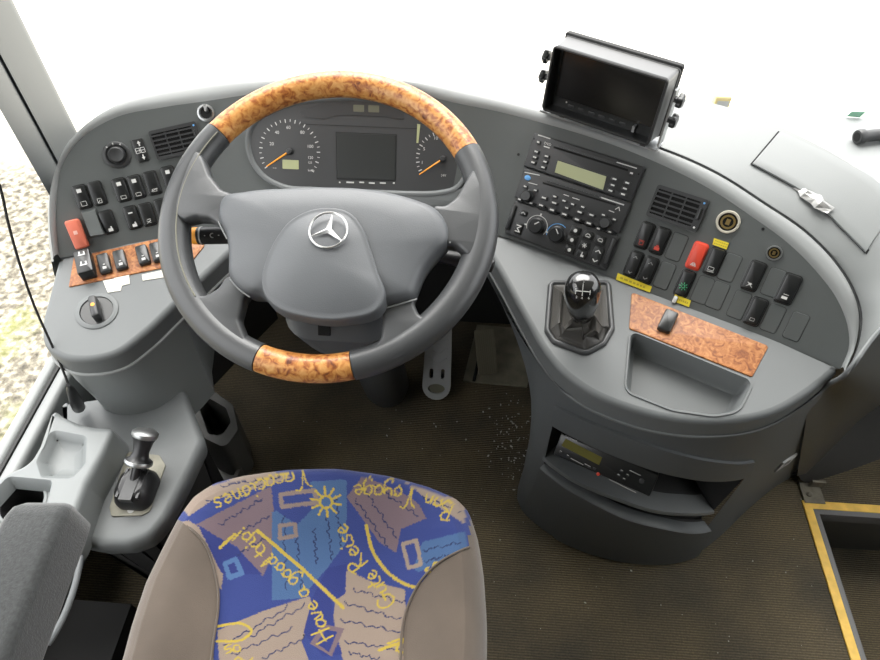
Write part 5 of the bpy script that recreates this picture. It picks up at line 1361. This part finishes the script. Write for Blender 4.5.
# radio
(c2_, d2_) = rq([(525, 169.2), (632.2, 202), (621.5, 231), (514.5, 200.5)], FR)
ra = thing('car_radio', 'black car radio with two round knobs and a blue badge, middle of the dash stack', 'radio', FR.at(*c2_))
MB().rrect(c2_, (d2_[0], d2_[1]*1.0), .003, .0, .0085, .002).build('front_plate', M['plate'], ra, RMt, smooth=30); zf2 = .0085
m = MB(); m.stroke([r2(Z3(245, 320)), r2(Z3(640, 440))], .0026, zf2-.0001, .0004); m.build('disc_slot', M['gap'], ra, RMt, smooth=None)
m = MB(); m.stroke([r2(Z3(270, 312)), r2(Z3(560, 398))], .0014, zf2, .0012); m.build('slot_lip', M['switch'], ra, RMt, smooth=None)
zf = zf2
buttons(ra, [r2(Z3(*p)) for p in [(250, 402), (306, 430), (235, 443), (294, 468), (362, 492), (445, 480), (510, 496), (430, 520), (495, 541)]], .0125, .0062, zf)
buttons(ra, [r2(Z3(*p)) for p in [(310, 395), (360, 418), (407, 437), (462, 452), (375, 457)]], .0095, .0050, zf)
buttons(ra, [r2(Z3(*p)) for p in [(148, 340), (203, 361), (180, 432), (117, 410), (575, 495), (634, 520), (548, 570), (610, 588)]], .0085, .0052, zf)
def knob(th_, p, r, h, mt='switch', name='knob', mark=None):
    x, y = p; Mk_ = RMt @ Matrix.Translation((x, y, zf)); m = MB(); seg = 32
    prof_ = [(r*1.12, 0), (r*1.1, h*.12), (r, h*.2), (r*.95, h*.85), (r*.82, h), (.0003, h)]
    m.lathe(prof_, seg=seg); b = m.build(name, M[mt], th_, Mk_, smooth=40)
    if mark: m = MB(); m.box((r*.1, r*.5, h+.0002), (.0016, r*.7, .0004), 0, mark); m.build('knob_mark', M['white'], b, Mk_, smooth=None)
    return b
knob(ra, r2(Z3(158, 390)), .0090, .011); knob(ra, r2(Z3(586, 537)), .0090, .011)
m = MB(); x, y = r2(Z3(160, 292)); m.lathe([(.0046, 0), (.0046, .0005), (.0036, .0008)], (x, y), 20, sx=1.15, sy=.9); m.build('blue_badge', M['blue'], ra, RMt @ Matrix.Translation((0, 0, zf)), smooth=40)
m = MB()
for a, b, w_ in (((165, 318), (212, 330), .0012), ((145, 262), (225, 278), .0012), ((555, 397), (685, 440), .0018), ((358, 383), (385, 392), .0012), ((405, 400), (442, 412), .0012), ((605, 470), (632, 480), .0012)): m.stroke([r2(Z3(*a)), r2(Z3(*b))], w_, zf, .0003)
x, y = r2(Z3(655, 462)); m.stroke([(x-.004, y-.002), (x, y+.003), (x+.003, y-.002)], .0012, zf, .0003)
m.build('front_print', M['white'], ra, RMt, smooth=None)
# climate panel
(c3_, d3_) = rq([(514.8, 203), (622, 232.5), (607, 271.5), (505.5, 233.5)], FR)
cp_ = thing('climate_panel', 'climate control panel with two rotary knobs and nine keys below the radio', 'control panel', FR.at(*c3_))
MB().rrect(c3_, (d3_[0], d3_[1]*.97), .004, .0, .0075, .002).build('front_plate', M['plate'], cp_, RMt, smooth=30); zf = .0075
for p in ((55, 165), (490, 312)):
    x, y = r2(Z7(*p)); m = MB(); m.rrect((x, y), (.008, d3_[1]*.72), .002, zf-.001, zf+.003, .0012); m.build('end_grip', M['switch'], cp_, RMt, smooth=30)
knob(cp_, r2(Z7(168, 203)), .0120, .013, mark=-.8, name='fan_knob'); knob(cp_, r2(Z7(256, 240)), .0125, .013, name='temperature_knob', mark=-2.4)
m = MB()
x, y = r2(Z7(168, 203)); arc = [(x+.0175*math.cos(a), y+.0175*math.sin(a)) for a in np.linspace(R(-30), R(210), 22)]; m.stroke(arc, .0010, zf, .0003)
for a in (R(-10), R(90), R(190)): m.box((x+.0195*math.cos(a), y+.0195*math.sin(a), zf+.0002), (.004, .0025, .0003), 0, a)
m.build('dial_print', M['white'], cp_, RMt, smooth=None)
m = MB(); x, y = r2(Z7(256, 240)); m.stroke([(x+.0175*math.cos(a), y+.0175*math.sin(a)) for a in np.linspace(R(60), R(200), 16)], .0013, zf, .0003); m.build('cold_arc', M['blue'], cp_, RMt, smooth=None)
keys = [(338, 222), (393, 243), (447, 263), (322, 263), (377, 287), (311, 306), (365, 326)]
for i, kp_ in enumerate(keys):
    x, y = r2(Z7(*kp_)); m = MB(); m.rrect((x, y), (.0165, .0135), .0025, zf, zf+.0025, .0009); b = m.build('key', M['switch'], cp_, RMt, smooth=30)
    m = MB(); z_ = zf+.0027
    if i in (0, 3, 5): m.lathe([(.0030, z_), (.0030, z_+.0002), (.0012, z_+.0002)], (x, y), 10)
    elif i == 4:
        for k in range(3): m.box((x, y, z_), (.008, .0011, .0003), 0, k*math.pi/3)
    elif i == 6: m.box((x, y, z_), (.0016, .008, .0003)); m.box((x+.001, y-.002, z_), (.005, .003, .0003))
    else: m.stroke([(x-.004, y-.001), (x-.002, y+.0022), (x+.002, y+.0022), (x+.004, y-.001)], .0011, z_-.0002, .0004); m.box((x, y-.0022, z_), (.007, .0011, .0003))
    m.build('key_symbol', M['white'], b, RMt, smooth=None)
x, y = r2(Z7(430, 333)); m = MB(); m.rrect((x, y), (.0165, .030), .003, zf, zf+.0025, .0009); b = m.build('key', M['switch'], cp_, RMt, smooth=30)
m = MB(); z_ = zf+.0025
m.stroke([(x-.004, y+.006), (x, y+.0095), (x+.004, y+.006)], .0014, z_, .0004); m.stroke([(x-.004, y-.006), (x, y-.0095), (x+.004, y-.006)], .0014, z_, .0004); m.build('key_symbol', M['white'], b, RMt, smooth=None)
for p, w_, h_ in (((110, 146), .013, .009), ((88, 213), .013, .018)):
    x, y = r2(Z7(*p)); m = MB(); m.rrect((x, y), (w_, h_), .002, zf, zf+.0022, .0009); b = m.build('key', M['switch'], cp_, RMt, smooth=30)
    m = MB(); z_ = zf+.0022
    if h_ > .01: m.stroke([(x-.004, y+.005), (x+.004, y+.005), (x-.002, y), (x+.004, y-.005), (x-.004, y-.005)], .0015, z_, .0004)
    else: m.stroke([(x-.003, y-.001), (x, y+.002), (x+.003, y-.001)], .0012, z_, .0004)
    m.build('key_symbol', M['white'], b, RMt, smooth=None)

# ------------------------------------------------------------------ reversing monitor
MP = Plane(30, 84, at_t(602, 97, .94)); MMt = MP.mat()
mo = thing('reversing_monitor', 'black hooded monitor screen on a bracket with side knobs above the dash', 'monitor', MP.hit(602, 140))
us = [MP.px(*p) for p in [(553, 43), (668, 81.5), (650, 145), (542, 112.5)]]
w_ = (us[1][0]-us[0][0]+us[2][0]-us[3][0])/2; h_ = (us[0][1]-us[3][1]+us[1][1]-us[2][1])/2
mc = (sum(u[0] for u in us)/4, sum(u[1] for u in us)/4)
MC = MMt @ Matrix.Translation((mc[0], mc[1], 0))
# hood: outer shell from the back flange to the front mouth
fo = rr2(w_, h_, .006); ho = rr2(w_+.004, h_+.004, .005); mouth = inset(fo, .004)
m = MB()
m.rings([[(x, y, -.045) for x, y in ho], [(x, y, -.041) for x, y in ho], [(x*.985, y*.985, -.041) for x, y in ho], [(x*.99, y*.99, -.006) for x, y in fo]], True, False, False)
m.build('hood', mat('glare_greyed_hood', (.13, .13, .13), .35), mo, MC, smooth=30)  # satin black shell coloured grey to carry the glare on its top
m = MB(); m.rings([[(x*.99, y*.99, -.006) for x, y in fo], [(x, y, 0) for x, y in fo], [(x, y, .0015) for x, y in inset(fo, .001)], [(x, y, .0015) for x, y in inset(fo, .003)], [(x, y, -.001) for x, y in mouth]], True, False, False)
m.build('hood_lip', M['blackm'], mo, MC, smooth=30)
scr = [(x, y+.007) for x, y in rr2(w_*.90, h_*.76, .004)]
m = MB(); m.rings([[(x, y, -.001) for x, y in mouth], [(x*.985, y*.985, -.020) for x, y in mouth]], True); v, f = fill2d([[(x*.985, y*.985) for x, y in mouth], scr]); m.add([(x, y, -.020) for x, y in v], f)
m.build('bezel', M['switch'], mo, MC, smooth=30)
m = MB(); v, f = fill2d([scr]); m.add([(x, y, -.0205) for x, y in v], f); m.build('screen', M['screen'], mo, MC, smooth=None)
m = MB(); yb_ = -h_*.5+.011
for k in range(6): m.rrect((-w_*.28+k*.017, yb_), (.010, .004), .0015, -.020, -.0185, .0004)
m.build('control_buttons', M['plate'], mo, MC, smooth=30)
m = MB(); m.lathe([(.0013, -.020), (.0013, -.0194), (.0005, -.0194)], (-w_*.33, yb_+.004), 10); m.build('status_dot', M['white'], mo, MC, smooth=None)
m = MB(); m.box((w_*.32, yb_+.002, -.014), (.004, .009, .009)); m.build('latch', M['steel'], mo, MC, smooth=None)
# back flange and bracket
m = MB(); m.rrect((0, .002), (w_+.006, h_+.008), .004, -.052, -.043, .002); m.build('back_housing', M['light'] if False else M['blackm'], mo, MC, smooth=30)
m = MB()
for sx in (-1, 1): m.box((sx*(w_/2+.008), -.012, -.030), (.003, h_*.86, .020))
m.box((0, -h_/2-.010, -.030), (w_+.019, .003, .030)); m.build('bracket', M['steel'], mo, MC, smooth=None)
m = MB(); m.box((0, -h_/2-.026, -.060), (.05, .034, .020)); m.build('mounting_post', M['steel'], mo, MC, smooth=None)
for sx in (-1, 1):
    for dy, sc_ in ((.017, 1.0), (-.013, 1.0)):
        Mk_ = MC @ Matrix.Translation((sx*(w_/2+.0095), dy+(0.004 if sx < 0 else 0), -.024)) @ Matrix.Rotation(sx*math.pi/2, 4, 'Y')
        m = MB(); rows = []
        for z, k in ((.0, .45), (.004, .45), (.0045, .9), (.006, 1), (.011, 1), (.013, .8)):
            rows.append([(.0095*k*(1+.12*math.cos(5*a))*math.cos(a), .0095*k*(1+.12*math.cos(5*a))*math.sin(a), z) for a in [2*math.pi*i/30 for i in range(30)]])
        m.rings(rows, True, True, True); m.build('clamp_knob', M['switch'], mo, Mk_, smooth=30)
for px, py in ((559, 119), (640, 148)):
    x, y = MP.px(px, py); m = MB(); m.box((x-mc[0], y-mc[1]+.003, -.012), (.008, .008, .006)); m.build('hood_clip', M['blackm'], mo, MC, smooth=None)

# ------------------------------------------------------------------ gear lever
ge = thing('gear_lever', 'black glossy gear knob with white shift pattern in a crumpled leather boot', 'gear lever', PR.hit(580, 325))
GP = PR.hit(580, 318); GM = PR.mat(GP)
oq = roundpoly([PR.uv(PR.hit(*p)) for p in [(548, 281), (611, 281), (615, 330), (606, 346), (586, 357), (552, 344), (544, 332)]], [.012, .012, .012, .012, .02, .012, .012])
g0 = PR.uv(GP); oq = [(x-g0[0], y-g0[1]) for x, y in oq]
m = MB(); m.rings([[(x, y, 0) for x, y in oq], [(x, y, .004) for x, y in inset(oq, .001)], [(x, y, .0065) for x, y in inset(oq, .004)], [(x, y, .006) for x, y in inset(oq, .007)], [(x, y, .001) for x, y in inset(oq, .009)]], True)
m.build('boot_frame', M['leather'], ge, GM, smooth=60)
# knob stands up towards the driver
kb = PR.hit(581, 330); ktop = at_t(583, 280, .875)
kax = (ktop-kb).normalized(); kl = (ktop-kb).length
# crumpled boot: folds between the frame and the stick
rnd = random.Random(7); base = inset(oq, .009); nb_ = len(base)
tip_l = GM.inverted() @ (kb + kax*kl*.40)
rows = []
ph = [rnd.uniform(0, 6.28) for _ in range(6)]
for j in range(15):
    t = j/14; row = []
    for i, (x, y) in enumerate(base):
        a = math.atan2(y, x); k = (1-t)**1.25
        fold = (math.sin(5*a+ph[0]+t*5)+.7*math.sin(9*a+ph[1]-t*9)+.5*math.sin(14*a+ph[2]+t*12))*.0085*math.sin(math.pi*min(1, t*1.1))+rnd.uniform(-.0012, .0012)*min(1, t*6)*(1-t)
        z = .003 + (tip_l.z)*(t**2.3) + abs(fold)*2.0
        rx = tip_l.x*t+(x)*(.14+.86*k)*(1+fold*14); ry = tip_l.y*t+(y)*(.14+.86*k)*(1+fold*14)
        row.append((rx, ry, z))
    rows.append(row)
MB().rings(rows, True).build('leather_boot', mat('crumpled_black_leather', (.062, .059, .054), .40, bump=.5, bscale=350), ge, GM, smooth=70)
KM = frames(kb, (1, 0, 0), kax)
b0 = kl*.36
def kring(z, rx, ry, sh=0): return [(rx*math.cos(a), ry*math.sin(a)+sh, z) for a in [2*math.pi*k/32 for k in range(32)]]
MB().tube([kb+kax*kl*.1, kb+kax*kl*.45], .008, 14).build('lever_stem', M['black'], ge, smooth=50)
Lk = kl-b0
MB().rings([kring(b0-.008, .012, .012), kring(b0-.003, .0165, .016), kring(b0+Lk*.2, .0205, .0195), kring(b0+Lk*.5, .0245, .0225), kring(b0+Lk*.76, .0250, .0232), kring(b0+Lk*.92, .0215, .020), kring(b0+Lk*.985, .0130, .0125), kring(b0+Lk, .002, .002)], True, True, True).build('gear_knob', mat('glossy_black_knob', (.012, .012, .012), .16, coat=.5), ge, KM, smooth=70)
# shift pattern on the side of the knob that faces the driver
pc = at_t(583, 289, .86); nv = (CAM-pc).normalized()
nv = (nv - kax*nv.dot(kax)*.35).normalized()
PMx = frames(kb + kax*(b0+Lk*.80) + nv*.0262, (1, .0, 0), nv)
m = MB(); z_ = .0006
m.stroke([(-.009, 0), (.010, 0)], .0010, z_, .0006); m.stroke([(0, .010), (0, -.006)], .0010, z_, .0006); m.stroke([(-.009, .003), (-.009, -.004)], .0010, z_, .0006); m.stroke([(.010, .002), (.010, -.004)], .0010, z_, .0006)
for t, x, y in (('3', 0, .0125), ('R', -.009, .0065), ('4', 0.0, -.0095), ('2', -.007, -.0085), ('6', .009, -.0085)): addtext(m, t, .0048, x, y, z_+.0004)
m.build('shift_pattern', M['white'], ge, PMx, smooth=None)

# ------------------------------------------------------------------ tachograph in the console slot
TP = Plane(24, 50, at_t(606, 466, 1.10)); TM = TP.mat()
ta = thing('tachograph', 'black tachograph with small olive display sitting in the console slot', 'tachograph', TP.p0)
us = [TP.px(*p) for p in [(563, 434), (659, 475), (649, 499), (552, 452)]]
tw = (us[1][0]-us[0][0]+us[2][0]-us[3][0])/2; th2 = (us[0][1]-us[3][1]+us[1][1]-us[2][1])/2; tc2 = (sum(u[0] for u in us)/4, sum(u[1] for u in us)/4)
aT = math.atan2(us[1][1]-us[0][1], us[1][0]-us[0][0])
TM = TM @ Matrix.Translation((tc2[0], tc2[1], 0)) @ Matrix.Rotation(aT, 4, 'Z')
m = MB(); m.rrect((0, 0), (tw, th2), .003, -.05, 0, .002); m.build('housing', M['switch'], ta, TM, smooth=30)
TI = TM.inverted()
def t2(px, py): d = ray(px, py); o = TI @ CAM; q = TI.to_3x3() @ d; s = -o.z/q.z; return (o.x+q.x*s, o.y+q.y*s)
Z9 = lambda x, y: (500+x/3.385, 380+y/3.385)
lq = [t2(*Z9(*p)) for p in [(222, 198), (346, 262), (336, 288), (208, 222)]]
m = MB(); m.prism(lq, 0, .0006, .0001); m.build('display', M['lcd2'], ta, TM, smooth=None)
m = MB()
for p in ((205, 243), (230, 258), (290, 287), (302, 296), (320, 300), (412, 308), (432, 322), (402, 322), (420, 335)):
    x, y = t2(*Z9(*p)); m.rrect((x, y), (.0055, .0038), .0014, 0, .0014, .0004)
m.build('key', M['plate'], ta, TM, smooth=30)
x, y = t2(*Z9(332, 318)); m = MB(); m.lathe([(.0030, 0), (.0030, .001), (.002, .0014)], (x, y), 12); m.build('red_button', M['red'], ta, TM, smooth=40)
x, y = t2(*Z9(480, 342)); m = MB(); m.lathe([(.0045, 0), (.0045, .0012), (.003, .0016)], (x, y), 14); m.build('round_button', M['plate'], ta, TM, smooth=40)
m = MB()
for a, b in (((222, 188), (262, 206)), ((240, 264), (282, 286)), ((370, 335), (460, 380)), ((205, 238), (209, 241)), ((228, 252), (232, 255)), ((410, 304), (415, 306)), ((430, 318), (435, 321)), ((400, 318), (404, 321)), ((418, 332), (423, 334)), ((288, 283), (306, 292)), ((440, 305), (475, 322))):
    m.stroke([t2(*Z9(*a)), t2(*Z9(*b))], .0011, .0014, .0002)
m.build('front_print', M['dim'], ta, TM, smooth=None)

# ------------------------------------------------------------------ loose odds and ends
fo_ = thing('foil_scrap', 'crumpled torn silver foil stuck across the lid edge on the right', 'foil', ontop(812, 200))
rnd = random.Random(3); c = ontop(812, 200, .003); FMx = frames(c, ontop(836, 222)-ontop(801, 190), PT.n)
m = MB(); nx, ny = 7, 3; vs_ = []
for j in range(ny+1):
    for i in range(nx+1):
        x = -.030+.060*i/nx; y = (-.010+.020*j/ny)*(1.1-.5*abs(i/nx-.55)*1.6) + .002*math.sin(i*2.1); edge = min(i, nx-i, j, ny-j)
        vs_.append((x, y, .001+(.0 if edge == 0 else rnd.uniform(.001, .0055))))
m.add(vs_, [(j*(nx+1)+i, j*(nx+1)+i+1, (j+1)*(nx+1)+i+1, (j+1)*(nx+1)+i) for j in range(ny) for i in range(nx)])
m.build('foil', M['foil'], fo_, FMx, smooth=None)
# windscreen ledge with its hose and sticker
ZLd = at_y(800, 116, 1.262).z
lm = MB(); lm.box((.94, 1.08, ZLd-.02), (1.2, .37, .04)); lm.box((-.225, 1.10, .56), (1.13, .33, .04)); struct(lm.build('trim_5', M['top'], smooth=None))
ho_ = thing('ledge_hose', 'grey ribbed hose end lying on the windscreen ledge at the right edge', 'hose', at_z(872, 135, ZLd))
a = at_z(857, 137, ZLd+.014); b = at_z(905, 132, ZLd+.014); dvv = (b-a).normalized()
pts = [a, a+dvv*.004, a+dvv*.012, a+dvv*.014, a+dvv*.05, a+dvv*.052, a+dvv*.10, b]
MB().tube(pts, [.013, .0145, .0145, .0115, .0115, .0125, .0125, .0125], 20).build('hose', M['plate'], ho_, smooth=30)
MB().tube([a-dvv*.0006, a-dvv*.0003], [.009, .009], 16).build('hose_opening', M['gap'], ho_, smooth=None)
sg = thing('windscreen_sticker', 'small pale green sticker at the lower edge of the windscreen', 'sticker', at_y(855, 114, 1.25))
m = MB(); yy = 1.25; q = [at_y(*p, 1.262) for p in [(846, 116.5), (852, 111.5), (866, 112), (860, 117.5)]]
m.add([tuple(p) for p in q]+[tuple(p+Vector((0, .001, 0))) for p in q], [(0, 1, 2, 3), (7, 6, 5, 4), (0, 4, 5, 1), (1, 5, 6, 2), (2, 6, 7, 3), (3, 7, 4, 0)]); m.build('sticker', mat('pale_green_sticker', (.25, .5, .36), .5), sg, smooth=None)
yb2 = thing('ledge_box', 'small pale yellow and white box standing on the windscreen ledge beside the monitor', 'box', at_z(721, 113, ZLd))
p = at_z(721, 112, ZLd); bxm = MB(); bxm.rrect((p.x, p.y+.02), (.034, .026), .006, ZLd, ZLd+.030, .004); bxm.build('box_body', mat('pale_yellow_card', (.75, .62, .30), .7), yb2, smooth=40)
m = MB(); m.box((p.x, p.y+.0065, ZLd+.012), (.024, .001, .018)); m.build('white_label', M['white'], yb2, smooth=None)
# crumbs on the floor
m = MB(); rnd = random.Random(11)
def crumb(x, y, s):
    M_ = Matrix.Rotation(rnd.uniform(0, 6.3), 3, Vector((rnd.random(), rnd.random(), rnd.random()+.01)).normalized()); sx_, sy_, sz_ = s*rnd.uniform(.6, 1.3), s*rnd.uniform(.5, 1), s*rnd.uniform(.4, .8)
    vs_ = [M_ @ Vector(v) for v in ((sx_, 0, 0), (-sx_, 0, 0), (0, sy_, 0), (0, -sy_, 0), (0, 0, sz_), (0, 0, -sz_))]
    m.add([(x+v.x, y+v.y, s*.6+v.z) for v in vs_], [(0, 2, 4), (2, 1, 4), (1, 3, 4), (3, 0, 4), (2, 0, 5), (1, 2, 5), (3, 1, 5), (0, 3, 5)])
for _ in range(110):
    px, py = rnd.gauss(514, 13), rnd.gauss(438, 24); p = at_z(px, py, 0); crumb(p.x, p.y, rnd.choice((.0014, .002, .0028, .0036)))
for _ in range(160):
    px, py = rnd.uniform(260, 840), rnd.uniform(410, 655); p = at_z(px, py, 0); crumb(p.x, p.y, rnd.choice((.0008, .001, .0014, .0018)))
for px, py in ((436, 427), (434, 424), (457, 422), (402, 422), (387, 436), (466, 440), (585, 603), (631, 571)): p = at_z(px, py, 0); crumb(p.x, p.y, .0035)
o = m.build('crumbs', mat('pale_crumbs', (.50, .48, .43), .8), None, smooth=None); tag(o, 'pale crumbs and grit scattered over the dark ribbed floor', 'crumbs'); o['kind'] = 'stuff'
# ------------------------------------------------------------------ light and view
w = bpy.data.worlds.new('sky'); scn.world = w; w.use_nodes = True
nt = w.node_tree; bg = nt.nodes['Background']
tc = nt.nodes.new('ShaderNodeTexCoord'); sx_ = nt.nodes.new('ShaderNodeSeparateXYZ'); rp = nt.nodes.new('ShaderNodeValToRGB')
e = rp.color_ramp.elements; e[0].position = .0; e[0].color = (.62, .64, .66, 1); e[1].position = .8; e[1].color = (1.0, 1.0, .99, 1)   # overcast: brighter overhead
nt.links.new(tc.outputs['Generated'], sx_.inputs[0]); nt.links.new(sx_.outputs['Z'], rp.inputs['Fac']); nt.links.new(rp.outputs['Color'], bg.inputs['Color'])
bg.inputs['Strength'].default_value = 2.2
vs = scn.view_settings; vs.view_transform = 'Standard'; vs.look = 'None'; vs.gamma = 1; vs.use_curve_mapping = False; vs.exposure = 1.05
scn.cycles.use_denoising = True
scn.cycles.max_bounces = 8; scn.cycles.diffuse_bounces = 5
sd = bpy.data.lights.new('veiled_sun', 'SUN'); sd.energy = 3.2; sd.angle = R(50); sd.color = (1.0, .98, .94)
so = bpy.data.objects.new('veiled_sun', sd); COL.objects.link(so); so.rotation_euler = Vector((.10, -.52, -.85)).to_track_quat('-Z', 'Y').to_euler()
